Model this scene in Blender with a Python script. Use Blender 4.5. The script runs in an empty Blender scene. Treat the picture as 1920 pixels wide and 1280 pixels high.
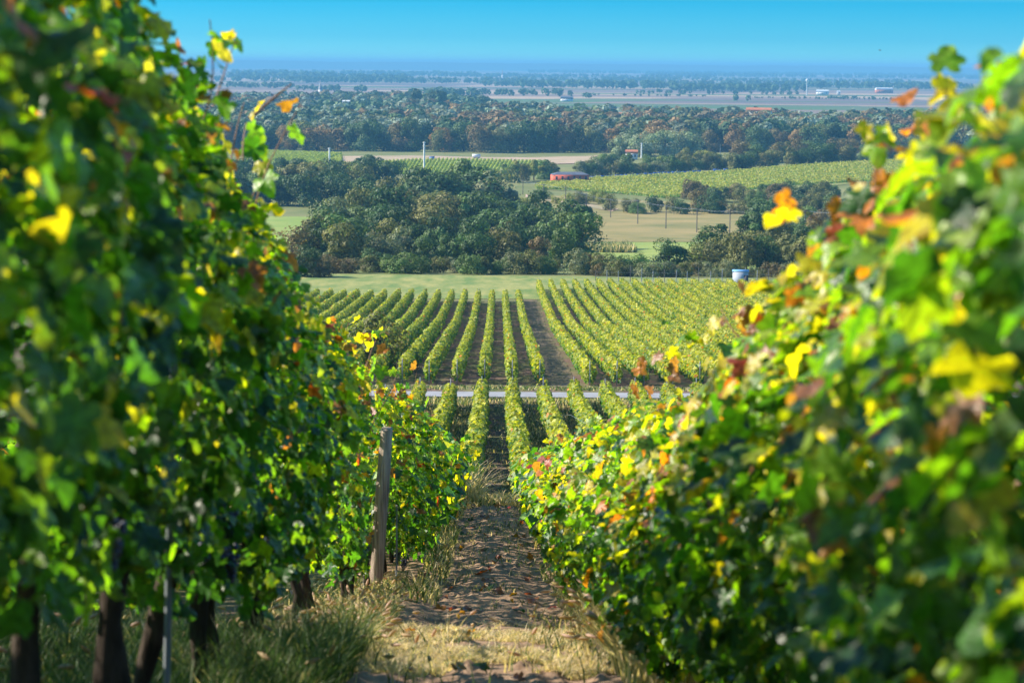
import bpy, math
import numpy as np
from mathutils import Matrix, Vector

R = math.radians
sc = bpy.context.scene
COL = sc.collection

# ------------------------------------------------------------------ camera
PITCH, YAW, ROLL, FPX = R(7.41), R(-0.387), R(0.53), 4000.0
cam_d = bpy.data.cameras.new('camera')
cam = bpy.data.objects.new('camera', cam_d)
COL.objects.link(cam)
cam_d.sensor_width = 36.0
cam_d.lens = 36.0 * FPX / 1920.0
cam_d.clip_start = 0.1
cam_d.clip_end = 80000.0
CAM_M = Matrix.Rotation(YAW, 4, 'Z') @ Matrix.Rotation(math.pi / 2 - PITCH, 4, 'X') @ Matrix.Rotation(ROLL, 4, 'Z')
cam.matrix_world = CAM_M
cam_d.dof.use_dof = True
cam_d.dof.focus_distance = 42.0
cam_d.dof.aperture_fstop = 5.0
cam_d.dof.aperture_blades = 0
sc.camera = cam

# ------------------------------------------------------------------ sky, sun, exposure
SUN_EL, SUN_AZ = R(33.0), R(-78.0)           # azimuth clockwise from +Y: the sun stands left, a little ahead
SUN_DIR = Vector((math.sin(SUN_AZ) * math.cos(SUN_EL), math.cos(SUN_AZ) * math.cos(SUN_EL), math.sin(SUN_EL)))
world = bpy.data.worlds.new('World')
sc.world = world
world.use_nodes = True
wn, wl = world.node_tree.nodes, world.node_tree.links
wn.clear()
w_out = wn.new('ShaderNodeOutputWorld')
w_bg = wn.new('ShaderNodeBackground')
sky = wn.new('ShaderNodeTexSky')
sky.sky_type = 'NISHITA'
sky.sun_disc = False
sky.sun_elevation = SUN_EL
sky.sun_rotation = SUN_AZ
sky.altitude = 100.0
sky.air_density = 1.0
sky.dust_density = 0.3
sky.ozone_density = 3.0
tc = wn.new('ShaderNodeTexCoord')
sep = wn.new('ShaderNodeSeparateXYZ')
wl.new(tc.outputs['Generated'], sep.inputs[0])
ramp = wn.new('ShaderNodeValToRGB')           # the air is clearer and bluer a little above the horizon
mr = wn.new('ShaderNodeMapRange')
mr.inputs['From Min'].default_value = 0.0
mr.inputs['From Max'].default_value = 0.05
wl.new(sep.outputs['Z'], mr.inputs['Value'])
wl.new(mr.outputs['Result'], ramp.inputs['Fac'])
e = ramp.color_ramp.elements
e[0].position, e[0].color = 0.0, (0.17, 0.60, 0.95, 1)
e[1].position, e[1].color = 1.0, (0.45, 0.82, 1.0, 1)
m_ = e.new(0.24); m_.color = (0.075, 0.42, 0.80, 1)
m_ = e.new(0.58); m_.color = (0.021, 0.335, 0.68, 1)
mx = wn.new('ShaderNodeMix'); mx.data_type = 'RGBA'; mx.blend_type = 'MULTIPLY'
mx.inputs[0].default_value = 1.0
wl.new(sky.outputs[0], mx.inputs[6]); wl.new(ramp.outputs[0], mx.inputs[7])
wl.new(mx.outputs[2], w_bg.inputs['Color'])
w_bg.inputs['Strength'].default_value = 0.11
wl.new(w_bg.outputs[0], w_out.inputs['Surface'])

sun_d = bpy.data.lights.new('sun', 'SUN')
sun_d.energy = 5.0
sun_d.angle = R(0.5)
sun_d.color = (1.0, 0.90, 0.74)
sun = bpy.data.objects.new('sun', sun_d)
COL.objects.link(sun)
sun.rotation_euler = SUN_DIR.to_track_quat('Z', 'Y').to_euler()

sc.view_settings.view_transform = 'Standard'
sc.view_settings.look = 'None'
sc.view_settings.gamma = 1.0
sc.view_settings.use_curve_mapping = False
sc.view_settings.exposure = 1.3
sc.render.engine = 'CYCLES'
sc.cycles.use_denoising = True
sc.cycles.max_bounces = 8
sc.cycles.transparent_max_bounces = 8
sc.cycles.volume_bounces = 0
sc.cycles.caustics_reflective = False
sc.cycles.caustics_refractive = False
sc.cycles.sample_clamp_indirect = 6.0

# ------------------------------------------------------------------ numeric helpers
def _hash(ix, iy, seed):
    h = (ix * 374761393 + iy * 668265263 + seed * 1274126177) & 0x7fffffff
    h = ((h ^ (h >> 13)) * 1103515245) & 0x7fffffff
    return ((h ^ (h >> 16)) & 0xffffff) / float(0xffffff)

def vnoise(x, y, seed=0):
    x = np.asarray(x, float); y = np.asarray(y, float)
    x, y = np.broadcast_arrays(x, y)
    ix = np.floor(x).astype(np.int64); iy = np.floor(y).astype(np.int64)
    fx = x - ix; fy = y - iy
    fx = fx * fx * (3 - 2 * fx); fy = fy * fy * (3 - 2 * fy)
    a = _hash(ix, iy, seed); b = _hash(ix + 1, iy, seed)
    c = _hash(ix, iy + 1, seed); d = _hash(ix + 1, iy + 1, seed)
    return (a * (1 - fx) + b * fx) * (1 - fy) + (c * (1 - fx) + d * fx) * fy

def fbm(x, y, seed=0, octaves=4):
    v = 0; amp = 0.5; tot = 0
    for o in range(octaves):
        v = v + amp * vnoise(np.asarray(x) * 2 ** o, np.asarray(y) * 2 ** o, seed + 17 * o)
        tot += amp; amp *= 0.5
    return v / tot

def sstep(a, b, x):
    t = np.clip((np.asarray(x, float) - a) / (b - a), 0, 1)
    return t * t * (3 - 2 * t)

# terrain height under the vineyard slope and out over the plain
_PY = np.array([-40, -10, 0, 10, 19.3, 27, 34, 37, 41, 46, 52, 66, 88, 110, 135, 146, 150, 154, 161, 200, 262, 330, 375, 400, 450, 500, 600, 700, 800, 900, 1000, 1100, 1250, 1400, 1700, 60000.])
_PZ = np.array([7.0, 1.1, -1.0, -3.0, -4.88, -6.05, -7.05, -7.75, -8.95, -10.35, -11.7, -14.55, -17.6, -20.2, -22.7, -23.25, -23.35, -23.5, -24.3, -27.7, -33.0, -37.0, -39.0, -40.0, -43.0, -46.0, -50.5, -53.7, -55.3, -56.2, -56.8, -57.3, -58.3, -59.3, -60.0, -60.0])
_gy = np.concatenate([np.arange(-40, 1800, 0.5), [60000.0]])
_gz = np.interp(_gy, _PY, _PZ)
_k = np.hanning(21); _k /= _k.sum()
_gs = np.convolve(np.pad(_gz, 10, mode='edge'), _k, mode='valid')
_gs[:10] = _gz[:10]; _gs[-12:] = _gz[-12:]

def zt(x, y):
    x = np.asarray(x, float); y = np.asarray(y, float)
    z = np.interp(y, _gy, _gs)
    z = z + 6.5 * sstep(10, 230, x) * np.exp(-((y - 1150) / 260.0) ** 2)
    z = z + 3.0 * sstep(30, -60, x) * np.exp(-((y - 1240) / 130.0) ** 2)
    return z

def ray(px, py):
    v = CAM_M.to_3x3() @ Vector(((px - 960) / FPX, (640 - py) / FPX, -1.0))
    return v / v.y

def at(px, py, y0=5.0, y1=20000.0):
    """ground point seen at a photograph position"""
    v = ray(px, py)
    ys = np.geomspace(y0, y1, 6000)
    g = zt(v.x * ys, ys) - v.z * ys
    i = np.argmax(g > 0) if (g > 0).any() else len(ys) - 1
    i = max(i, 1)
    t = g[i - 1] / (g[i - 1] - g[i] + 1e-12)
    y = ys[i - 1] + t * (ys[i] - ys[i - 1])
    return float(v.x * y), float(y)

def pt(px, py, depth):
    v = ray(px, py)
    return np.array([v.x * depth, depth, v.z * depth])

# ------------------------------------------------------------------ geometry collector
class Geo:
    def __init__(self):
        self.v = []; self.f = []; self.c = []; self.n = 0
    def add(self, V, F, tint=None):
        V = np.asarray(V, np.float32).reshape(-1, 3)
        F = np.asarray(F, np.int64)
        if tint is None:
            tint = np.ones((len(V), 3), np.float32)
        tint = np.asarray(tint, np.float32)
        if tint.ndim == 1:
            tint = np.repeat(tint[None], len(V), 0)
        self.v.append(V); self.c.append(tint)
        self.f.append(F + self.n)
        self.n += len(V)
    def merge(self, o):
        for V, F, c in zip(o.v, o.f, o.c):
            self.v.append(V); self.c.append(c); self.f.append(F + self.n)
        self.n += o.n
        return self

def mesh_of(name, g, mat, smooth=False):
    me = bpy.data.meshes.new(name)
    V = np.concatenate(g.v) if g.v else np.zeros((0, 3), np.float32)
    C = np.concatenate(g.c) if g.c else np.zeros((0, 3), np.float32)
    loops, starts, tot = [], [], 0
    for F in g.f:
        k = F.shape[1]
        loops.append(F.ravel())
        starts.append(tot + np.arange(len(F)) * k)
        tot += F.size
    loops = np.concatenate(loops).astype(np.int32); starts = np.concatenate(starts).astype(np.int32)
    me.vertices.add(len(V)); me.vertices.foreach_set('co', V.ravel().astype(np.float32))
    me.loops.add(len(loops)); me.loops.foreach_set('vertex_index', loops)
    me.polygons.add(len(starts)); me.polygons.foreach_set('loop_start', starts)
    if smooth:
        me.polygons.foreach_set('use_smooth', np.ones(len(starts), bool))
    a = me.attributes.new('tint', 'FLOAT_COLOR', 'POINT')
    a.data.foreach_set('color', np.concatenate([C, np.ones((len(C), 1), np.float32)], 1).ravel().astype(np.float32))
    me.update(calc_edges=True)
    me.materials.append(mat)
    return me

def link(name, me, parent=None, loc=(0, 0, 0), rot=(0, 0, 0), scale=(1, 1, 1)):
    o = bpy.data.objects.new(name, me)
    COL.objects.link(o)
    o.location = loc; o.rotation_euler = rot; o.scale = scale
    if parent is not None:
        o.parent = parent
    return o

def obj(name, g, mat, parent=None, smooth=False, **kw):
    return link(name, mesh_of(name, g, mat, smooth), parent, **kw)

def tag(o, label=None, cat=None, group=None, kind=None):
    if label: o['label'] = label
    if cat: o['category'] = cat
    if group: o['group'] = group
    if kind: o['kind'] = kind
    return o

def empty(name, loc=(0, 0, 0), rz=0.0):
    o = bpy.data.objects.new(name, None)
    COL.objects.link(o)
    o.location = loc; o.rotation_euler = (0, 0, rz)
    o.empty_display_size = 0.2
    return o

def box(g, x0, x1, y0, y1, z0, z1, tint=None):
    V = [(x, y, z) for z in (z0, z1) for y in (y0, y1) for x in (x0, x1)]
    F = [(0, 2, 3, 1), (4, 5, 7, 6), (0, 1, 5, 4), (2, 6, 7, 3), (0, 4, 6, 2), (1, 3, 7, 5)]
    g.add(V, F, tint)

def tube(g, pts, radii, sides=6, tint=None, cap=True):
    pts = np.asarray(pts, float); n = len(pts)
    radii = np.broadcast_to(np.asarray(radii, float), (n,))
    d = np.gradient(pts, axis=0); d /= np.linalg.norm(d, axis=1, keepdims=True) + 1e-9
    ref = np.array([0, 0, 1.0]) if abs(d[:, 2]).mean() < 0.8 else np.array([1.0, 0, 0])
    a = np.cross(d, ref); a /= np.linalg.norm(a, axis=1, keepdims=True) + 1e-9
    b = np.cross(d, a)
    th = np.linspace(0, 2 * np.pi, sides, endpoint=False)
    V = pts[:, None] + radii[:, None, None] * (np.cos(th)[None, :, None] * a[:, None] + np.sin(th)[None, :, None] * b[:, None])
    i = np.arange(n - 1)[:, None] * sides; j = np.arange(sides)[None]; jn = (j + 1) % sides
    F = np.stack([i + j, i + jn, i + sides + jn, i + sides + j], -1).reshape(-1, 4)
    V = V.reshape(-1, 3)
    g.add(V, F, tint)
    if cap:
        g.add(np.concatenate([V[-sides:], pts[-1:]]), [(q, (q + 1) % sides, sides) for q in range(sides)], tint)
        g.add(np.concatenate([V[:sides], pts[:1]]), [((q + 1) % sides, q, sides) for q in range(sides)], tint)

def norm(a):
    return a / (np.linalg.norm(a, axis=-1, keepdims=True) + 1e-9)

def scatter(g, P, N, T, size, tmpl, faces, tint, rng=None):
    """copies of a small template (x right, y to the tip, z up) at P facing N with tip towards T"""
    n = norm(N); t = T - (T * n).sum(-1, keepdims=True) * n; t = norm(t); b = np.cross(t, n)
    tm = np.asarray(tmpl, float); k = len(tm); m = len(P)
    tm = np.repeat(tm[None], m, 0)
    edge = None
    if rng is not None:                       # each leaf buckles its own way and turns first at the rim
        tm[:, :, 2] += rng.normal(0, .07, (m, k)) + rng.uniform(-.55, .35, (m, 1)) * tm[:, :, 0] ** 2
        lum = np.asarray(tint)[:, 0] / (np.asarray(tint)[:, 1] + 1e-6)
        e_ = np.clip(rng.random(m) * 1.3 - 1.05 + 0.75 * lum, 0, 0.85)
        w_ = np.clip(np.hypot(tm[0, :, 0], tm[0, :, 1] - .28) * 1.5 - .15, 0, 1)
        edge = e_[:, None] * w_[None] * rng.uniform(.3, 1.2, (m, k))
        rim = np.where((lum > .8)[:, None], C_BROWN, C_YELLOW * .75)
    s = np.broadcast_to(np.asarray(size, float), (m,))[:, None, None]
    V = P[:, None] + s * (tm[:, :, 0:1] * b[:, None] + tm[:, :, 1:2] * t[:, None] + tm[:, :, 2:3] * n[:, None])
    off = (np.arange(m) * k)[:, None, None]
    c = np.repeat(np.asarray(tint, float)[:, None], k, 1)
    if edge is not None:
        ed = np.clip(edge, 0, .95)[..., None]; c = c * (1 - ed) + rim[:, None] * ed
    c = c.reshape(-1, 3)
    base = 0
    F = np.asarray(faces)
    g.add(V.reshape(-1, 3), (F[None] + off).reshape(-1, F.shape[1]), c)

# leaf templates -------------------------------------------------------------
_half = [(0.00, 0.00), (0.14, -0.20), (0.36, -0.24), (0.50, -0.06), (0.42, 0.08), (0.60, 0.22), (0.62, 0.40), (0.48, 0.50), (0.33, 0.46), (0.30, 0.66), (0.17, 0.86), (0.0, 1.0)]
_out = _half + [(-x, y) for x, y in _half[-2:0:-1]]
def _lz(x, y, cup):
    return cup * (0.55 * abs(x) - 0.55 * (x * x + (y - 0.3) ** 2)) + 0.05 * math.sin(7 * x + 5 * y)
def leaf_full(cup):
    V = [(0, 0.25, 0.02)] + [(x, y, _lz(x, y, cup)) for x, y in _out]
    F = [(0, i + 1, (i + 1) % len(_out) + 1) for i in range(len(_out))]
    return np.array(V), np.array(F)
LEAF_A = [leaf_full(c) for c in (0.3, 0.7, 1.1, -0.5)]
LEAF_B = (np.array([(0, -0.1, 0.05), (0.5, -0.16, 0), (0.6, 0.36, -.06), (0, 1.0, -0.12), (-0.6, 0.36, -.06), (-0.5, -0.16, 0)]), np.array([(0, 1, 2, 3), (0, 3, 4, 5)]))
LEAF_C = (np.array([(0.5, -0.1, 0.05), (0.35, 0.7, -0.08), (-0.35, 0.72, 0.06), (-0.5, 0.0, -.03)]), np.array([(0, 1, 2, 3)]))

# ------------------------------------------------------------------ materials
def new_mat(name):
    m = bpy.data.materials.new(name); m.use_nodes = True
    nt = m.node_tree; nt.nodes.clear()
    out = nt.nodes.new('ShaderNodeOutputMaterial')
    return m, nt, nt.nodes, nt.links, out

def leaf_mat(name, trans=0.45, rough=0.45, spec=0.5, gain=(2.3, 2.2, 0.5), objcol=False, mottle=0):
    m, nt, nn, ll, out = new_mat(name)
    at_ = nn.new('ShaderNodeAttribute'); at_.attribute_name = 'tint'
    col = at_.outputs['Color']
    if objcol:
        oi = nn.new('ShaderNodeObjectInfo')
        mm = nn.new('ShaderNodeMix'); mm.data_type = 'RGBA'; mm.blend_type = 'MULTIPLY'; mm.inputs[0].default_value = 1
        ll.new(col, mm.inputs[6]); ll.new(oi.outputs['Color'], mm.inputs[7]); col = mm.outputs[2]
    if mottle:
        gp = nn.new('ShaderNodeNewGeometry')
        nz = nn.new('ShaderNodeTexNoise'); nz.inputs['Scale'].default_value = mottle; nz.inputs['Detail'].default_value = 4
        ll.new(gp.outputs['Position'], nz.inputs['Vector'])
        rp = nn.new('ShaderNodeValToRGB'); rp.color_ramp.elements[0].position = .3; rp.color_ramp.elements[0].color = (.55, .5, .5, 1)
        rp.color_ramp.elements[1].position = .62; rp.color_ramp.elements[1].color = (1.2, 1.15, 1.1, 1)
        ll.new(nz.outputs[0], rp.inputs[0])
        m2 = nn.new('ShaderNodeMix'); m2.data_type = 'RGBA'; m2.blend_type = 'MULTIPLY'; m2.inputs[0].default_value = 1
        ll.new(col, m2.inputs[6]); ll.new(rp.outputs[0], m2.inputs[7]); col = m2.outputs[2]
    p = nn.new('ShaderNodeBsdfPrincipled')
    p.inputs['Roughness'].default_value = rough
    p.inputs['Specular IOR Level'].default_value = spec
    if mottle:
        bp = nn.new('ShaderNodeBump'); bp.inputs['Strength'].default_value = .5; bp.inputs['Distance'].default_value = .01
        ll.new(nz.outputs[0], bp.inputs['Height']); ll.new(bp.outputs[0], p.inputs['Normal'])
    ll.new(col, p.inputs['Base Color'])
    t = nn.new('ShaderNodeBsdfTranslucent')
    g = nn.new('ShaderNodeMix'); g.data_type = 'RGBA'; g.blend_type = 'MULTIPLY'; g.inputs[0].default_value = 1
    g.inputs[7].default_value = (*gain, 1)
    ll.new(col, g.inputs[6]); ll.new(g.outputs[2], t.inputs['Color'])
    mix = nn.new('ShaderNodeMixShader'); mix.inputs[0].default_value = trans
    ll.new(p.outputs[0], mix.inputs[1]); ll.new(t.outputs[0], mix.inputs[2])
    ll.new(mix.outputs[0], out.inputs['Surface'])
    return m

def simple_mat(name, col, rough=0.7, spec=0.3, noise=None, tint=False, bump=0.0, metal=0.0):
    """noise = (scale, other colour, (sx, sy, sz))"""
    m, nt, nn, ll, out = new_mat(name)
    p = nn.new('ShaderNodeBsdfPrincipled')
    p.inputs['Roughness'].default_value = rough
    p.inputs['Specular IOR Level'].default_value = spec
    p.inputs['Metallic'].default_value = metal
    p.inputs['Base Color'].default_value = (*col, 1)
    src = None
    if tint:
        a = nn.new('ShaderNodeAttribute'); a.attribute_name = 'tint'; src = a.outputs['Color']
        ll.new(src, p.inputs['Base Color'])
    if noise:
        g = nn.new('ShaderNodeNewGeometry')
        mp = nn.new('ShaderNodeMapping'); mp.inputs['Scale'].default_value = noise[2] if len(noise) > 2 else (1, 1, 1)
        ll.new(g.outputs['Position'], mp.inputs[0])
        nz = nn.new('ShaderNodeTexNoise'); nz.inputs['Scale'].default_value = noise[0]; nz.inputs['Detail'].default_value = 6
        nz.inputs['Roughness'].default_value = 0.65
        ll.new(mp.outputs[0], nz.inputs['Vector'])
        r = nn.new('ShaderNodeValToRGB')
        r.color_ramp.elements[0].position = 0.35; r.color_ramp.elements[0].color = (*col, 1)
        r.color_ramp.elements[1].position = 0.65; r.color_ramp.elements[1].color = (*noise[1], 1)
        ll.new(nz.outputs[0], r.inputs[0])
        ll.new(r.outputs[0], p.inputs['Base Color'])
        if bump:
            b = nn.new('ShaderNodeBump'); b.inputs['Strength'].default_value = bump; b.inputs['Distance'].default_value = 0.05
            ll.new(nz.outputs[0], b.inputs['Height']); ll.new(b.outputs[0], p.inputs['Normal'])
    ll.new(p.outputs[0], out.inputs['Surface'])
    return m

M_leaf = leaf_mat('vine_leaf', 0.50, 0.38, 0.5, (2.5, 2.7, 0.35), mottle=55)
M_leaf_far = leaf_mat('vine_leaf_distant', 0.35, 0.55, 0.3, (1.9, 1.9, 0.6))
M_tree = leaf_mat('tree_leaf', 0.22, 0.6, 0.25, (1.6, 1.6, 0.7), objcol=True)
M_wood_far = leaf_mat('forest_leaf', 0.2, 0.7, 0.2, (1.5, 1.5, 0.8))
M_grass = leaf_mat('grass_blade', 0.4, 0.5, 0.3, (1.5, 1.5, 0.8))
M_bark = simple_mat('bark', (0.028, 0.022, 0.019), 0.95, 0.05, (9.0, (0.075, 0.06, 0.05), (3, 3, 0.6)), bump=0.5)
M_cane = simple_mat('vine_cane', (0.20, 0.085, 0.045), 0.6, 0.3, (20.0, (0.30, 0.16, 0.08)))
M_grape = simple_mat('grape', (0.02, 0.02, 0.05), 0.45, 0.5, (30.0, (0.06, 0.07, 0.12)))
M_postwood = simple_mat('weathered_wood', (0.20, 0.15, 0.12), 0.85, 0.2, (11.0, (0.52, 0.43, 0.36), (5, 5, 0.22)), bump=0.6)
M_steel = simple_mat('galvanised_steel', (0.22, 0.25, 0.28), 0.6, 0.4, (6.0, (0.15, 0.17, 0.20)))
M_white = simple_mat('white_paint', (0.62, 0.62, 0.60), 0.6, 0.3, (1.0, (0.52, 0.53, 0.54)))
M_asphalt = simple_mat('asphalt_road', (0.21, 0.21, 0.22), 0.75, 0.3, (0.8, (0.28, 0.28, 0.29)))
M_dirt = simple_mat('bare_soil', (0.155, 0.098, 0.064), 0.95, 0.1, (16.0, (0.30, 0.205, 0.138), (1, .3, 1)), bump=0.4)

# ------------------------------------------------------------------ ground sheet
def ground_mat():
    m, nt, nn, ll, out = new_mat('ground')
    p = nn.new('ShaderNodeBsdfPrincipled'); p.inputs['Roughness'].default_value = 0.95
    p.inputs['Specular IOR Level'].default_value = 0.1
    g = nn.new('ShaderNodeNewGeometry')
    s = nn.new('ShaderNodeSeparateXYZ'); ll.new(g.outputs['Position'], s.inputs[0])
    def noise(scale, vec=None, detail=5, rough=0.6):
        mp = nn.new('ShaderNodeMapping'); mp.inputs['Scale'].default_value = vec or (1, 1, 1)
        ll.new(g.outputs['Position'], mp.inputs[0])
        n = nn.new('ShaderNodeTexNoise'); n.inputs['Scale'].default_value = scale; n.inputs['Detail'].default_value = detail
        n.inputs['Roughness'].default_value = rough
        ll.new(mp.outputs[0], n.inputs['Vector']); return n.outputs[0]
    def rampc(src, stops, const=False):
        r = nn.new('ShaderNodeValToRGB'); el = r.color_ramp.elements
        if const: r.color_ramp.interpolation = 'CONSTANT'
        el[0].position, el[0].color = stops[0][0], (*stops[0][1], 1)
        el[1].position, el[1].color = stops[1][0], (*stops[1][1], 1)
        for q, c in stops[2:]:
            x = el.new(q); x.color = (*c, 1)
        ll.new(src, r.inputs[0]); return r.outputs[0]
    def mask(src, a, b):
        r = nn.new('ShaderNodeMapRange'); r.inputs['From Min'].default_value = a; r.inputs['From Max'].default_value = b
        ll.new(src, r.inputs['Value']); return r.outputs[0]
    def mixc(f, a, b):
        x = nn.new('ShaderNodeMix'); x.data_type = 'RGBA'
        ll.new(f, x.inputs[0]); ll.new(a, x.inputs[6]); ll.new(b, x.inputs[7]); return x.outputs[2]
    soil = rampc(noise(3.0), [(0.3, (0.07, 0.045, 0.033)), (0.7, (0.17, 0.11, 0.08))])
    grass = rampc(noise(0.9, (1, 0.25, 1)), [(0.25, (0.06, 0.075, 0.022)), (0.75, (0.20, 0.16, 0.075)), (0.5, (0.10, 0.105, 0.04))])
    near = mixc(mask(noise(0.5, (1, 0.3, 1)), 0.42, 0.58), soil, grass)
    pasture = rampc(noise(0.05, (1, 0.6, 1)), [(0.3, (0.10, 0.13, 0.04)), (0.7, (0.20, 0.19, 0.075))])
    c = mixc(mask(s.outputs['Y'], 325, 345), near, pasture)
    # broad fields of the plain
    mp = nn.new('ShaderNodeMapping'); mp.inputs['Scale'].default_value = (1 / 620.0, 1 / 210.0, 0)
    mp.inputs['Rotation'].default_value = (0, 0, 0.18)
    ll.new(g.outputs['Position'], mp.inputs[0])
    v = nn.new('ShaderNodeTexVoronoi'); v.distance = 'CHEBYCHEV'; v.inputs['Scale'].default_value = 1.0; v.inputs['Randomness'].default_value = 0.85
    ll.new(mp.outputs[0], v.inputs['Vector'])
    sx = nn.new('ShaderNodeSeparateColor'); ll.new(v.outputs['Color'], sx.inputs[0])
    plain = rampc(sx.outputs[0], [(0.0, (0.20, 0.145, 0.11)), (0.22, (0.12, 0.095, 0.085)), (0.40, (0.36, 0.26, 0.17)), (0.54, (0.09, 0.12, 0.05)), (0.66, (0.25, 0.18, 0.13)), (0.82, (0.08, 0.13, 0.04)), (0.92, (0.15, 0.115, 0.10))], True)
    pn = rampc(noise(0.004, (1, 3, 1)), [(0.3, (0.80, 0.80, 0.80)), (0.7, (1.15, 1.12, 1.1))])
    mm = nn.new('ShaderNodeMix'); mm.data_type = 'RGBA'; mm.blend_type = 'MULTIPLY'; mm.inputs[0].default_value = 1
    ll.new(plain, mm.inputs[6]); ll.new(pn, mm.inputs[7])
    c = mixc(mask(s.outputs['Y'], 2300, 2600), c, mm.outputs[2])
    ll.new(c, p.inputs['Base Color'])
    ll.new(p.outputs[0], out.inputs['Surface'])
    return m

def grid_mesh(xs, ys, zfun):
    X, Y = np.meshgrid(xs, ys)
    Z = zfun(X, Y)
    V = np.stack([X, Y, Z], -1).reshape(-1, 3)
    nx, ny = len(xs), len(ys)
    i = np.arange(ny - 1)[:, None] * nx + np.arange(nx - 1)[None]
    F = np.stack([i, i + 1, i + 1 + nx, i + nx], -1).reshape(-1, 4)
    return V, F

xs = np.concatenate([-np.geomspace(24000, 60, 40), np.arange(-54, 54.1, 3), np.geomspace(60, 24000, 40)])
xs = np.unique(np.concatenate([xs, np.arange(-400, 400, 20.0)]))
ys = np.unique(np.concatenate([np.arange(-38, 180, 1.0), np.arange(180, 460, 4.0), np.arange(460, 1800, 12.0), np.geomspace(1800, 25000, 60)]))
g = Geo(); V, F = grid_mesh(xs, ys, zt); g.add(V, F)
tag(obj('ground', g, ground_mat(), smooth=True), kind='structure')

def sheet(name, corners, nx, ny, mat, off, wob=0.0, seed=1, px=True):
    """a sheet lying on the terrain between four corners (near-left, near-right, far-right, far-left)"""
    c = [at(*q) for q in corners] if px else corners
    u = np.linspace(0, 1, nx)[None, :, None]; v = np.linspace(0, 1, ny)[:, None, None]
    c = np.array(c)
    P = (c[0] * (1 - u) + c[1] * u) * (1 - v) + (c[3] * (1 - u) + c[2] * u) * v
    X, Y = P[..., 0], P[..., 1]
    if wob:
        edge = 1 - np.minimum(np.minimum(u, 1 - u), np.minimum(v, 1 - v))[..., 0] * 2
        X = X + (fbm(X / (wob * 6), Y / (wob * 6), seed) - 0.5) * wob * 2
        Y = Y + (fbm(X / (wob * 6) + 9, Y / (wob * 6), seed + 3) - 0.5) * wob * 2
    Z = zt(X, Y) + off
    g = Geo()
    i = np.arange(ny - 1)[:, None] * nx + np.arange(nx - 1)[None]
    g.add(np.stack([X, Y, Z], -1).reshape(-1, 3), np.stack([i, i + 1, i + 1 + nx, i + nx], -1).reshape(-1, 4))
    return tag(obj(name, g, mat, smooth=True), kind='structure')

# dug-over soil of the alley, in relief
def soil_z(X, Y):
    w = sstep(1.15, 0.75, np.abs(X + 0.02 + 0.15 * (vnoise(Y * 0.5, 0, 5) - 0.5)))
    clod = 0.028 * (fbm(X * 4, Y * .55, 3, 4) - 0.5) + 0.05 * np.maximum(fbm(X * 15, Y * 3.5, 8, 2) - 0.60, 0) * 2.0
    rut = -0.045 * np.exp(-((np.abs(X) - 0.42) / 0.16) ** 2)
    return zt(X, Y) + 0.012 + w * (0.035 + clod + rut)
g = Geo(); V, F = grid_mesh(np.arange(-1.3, 1.31, 0.022), np.arange(7.5, 46.0, 0.05), soil_z); g.add(V, F)
tag(obj('dirt_path', g, M_dirt, smooth=True), kind='structure')

M_track = simple_mat('grassy_track', (0.075, 0.075, 0.032), 0.95, 0.1, (0.6, (0.17, 0.125, 0.08), (1.5, 0.3, 1)))
sheet('track', [(4.0, 156), (6.2, 156), (6.3, 340), (3.9, 340)], 10, 120, M_track, 0.03, 0.25, 4, px=False)
sheet('road', [(-80, 148.2), (110, 149.2), (110, 152.2), (-80, 151.2)], 60, 5, M_asphalt, 0.05, px=False)
M_meadow = simple_mat('meadow_grass', (0.10, 0.165, 0.045), 0.95, 0.1, (0.30, (0.27, 0.26, 0.09), (1, 0.25, 1)))
sheet('meadow', [(-70, 339), (6, 340), (52, 408), (-70, 412)], 40, 30, M_meadow, 0.06, 1.5, 5, px=False)
M_dry = simple_mat('dry_grass_field', (0.14, 0.145, 0.05), 0.95, 0.1, (0.045, (0.28, 0.215, 0.09), (0.7, 1, 1)))
sheet('dry_field', [(1010, 455), (1420, 455), (1430, 388), (1000, 366)], 40, 40, M_dry, 0.25, 4, 6)
M_green = simple_mat('green_pasture', (0.15, 0.23, 0.045), 0.95, 0.1, (0.05, (0.26, 0.29, 0.08), (0.7, 1.2, 1)))
sheet('pasture', [(1000, 508), (1420, 508), (1420, 452), (1000, 450)], 40, 30, M_green, 0.18, 2, 7)
sheet('left_field', [(420, 480), (600, 480), (620, 408), (400, 406)], 30, 30, M_green, 0.22, 2, 8)
M_pale = simple_mat('bare_earth_strip', (0.42, 0.29, 0.22), 0.95, 0.1, (0.04, (0.25, 0.22, 0.12)))
M_floor = simple_mat('vineyard_grass', (0.20, 0.21, 0.06), 0.95, 0.1, (0.2, (0.13, 0.15, 0.05)))
sheet('vineyard_floor', [(1015, 356), (1290, 369), (1380, 322), (1050, 343)], 30, 20, M_floor, 0.2, 1, 12)
sheet('vineyard_floor', [(1290, 369), (1690, 338), (1690, 301), (1380, 322)], 30, 20, M_floor, 0.2, 1, 13)
sheet('earth_strip', [(628, 307), (1120, 306), (1120, 293), (640, 294)], 50, 8, M_pale, 0.4, 3, 9)
sheet('earth_track', [(985, 371), (1150, 398), (1160, 393), (985, 366)], 30, 4, M_pale, 0.4, 1, 10)

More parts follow.
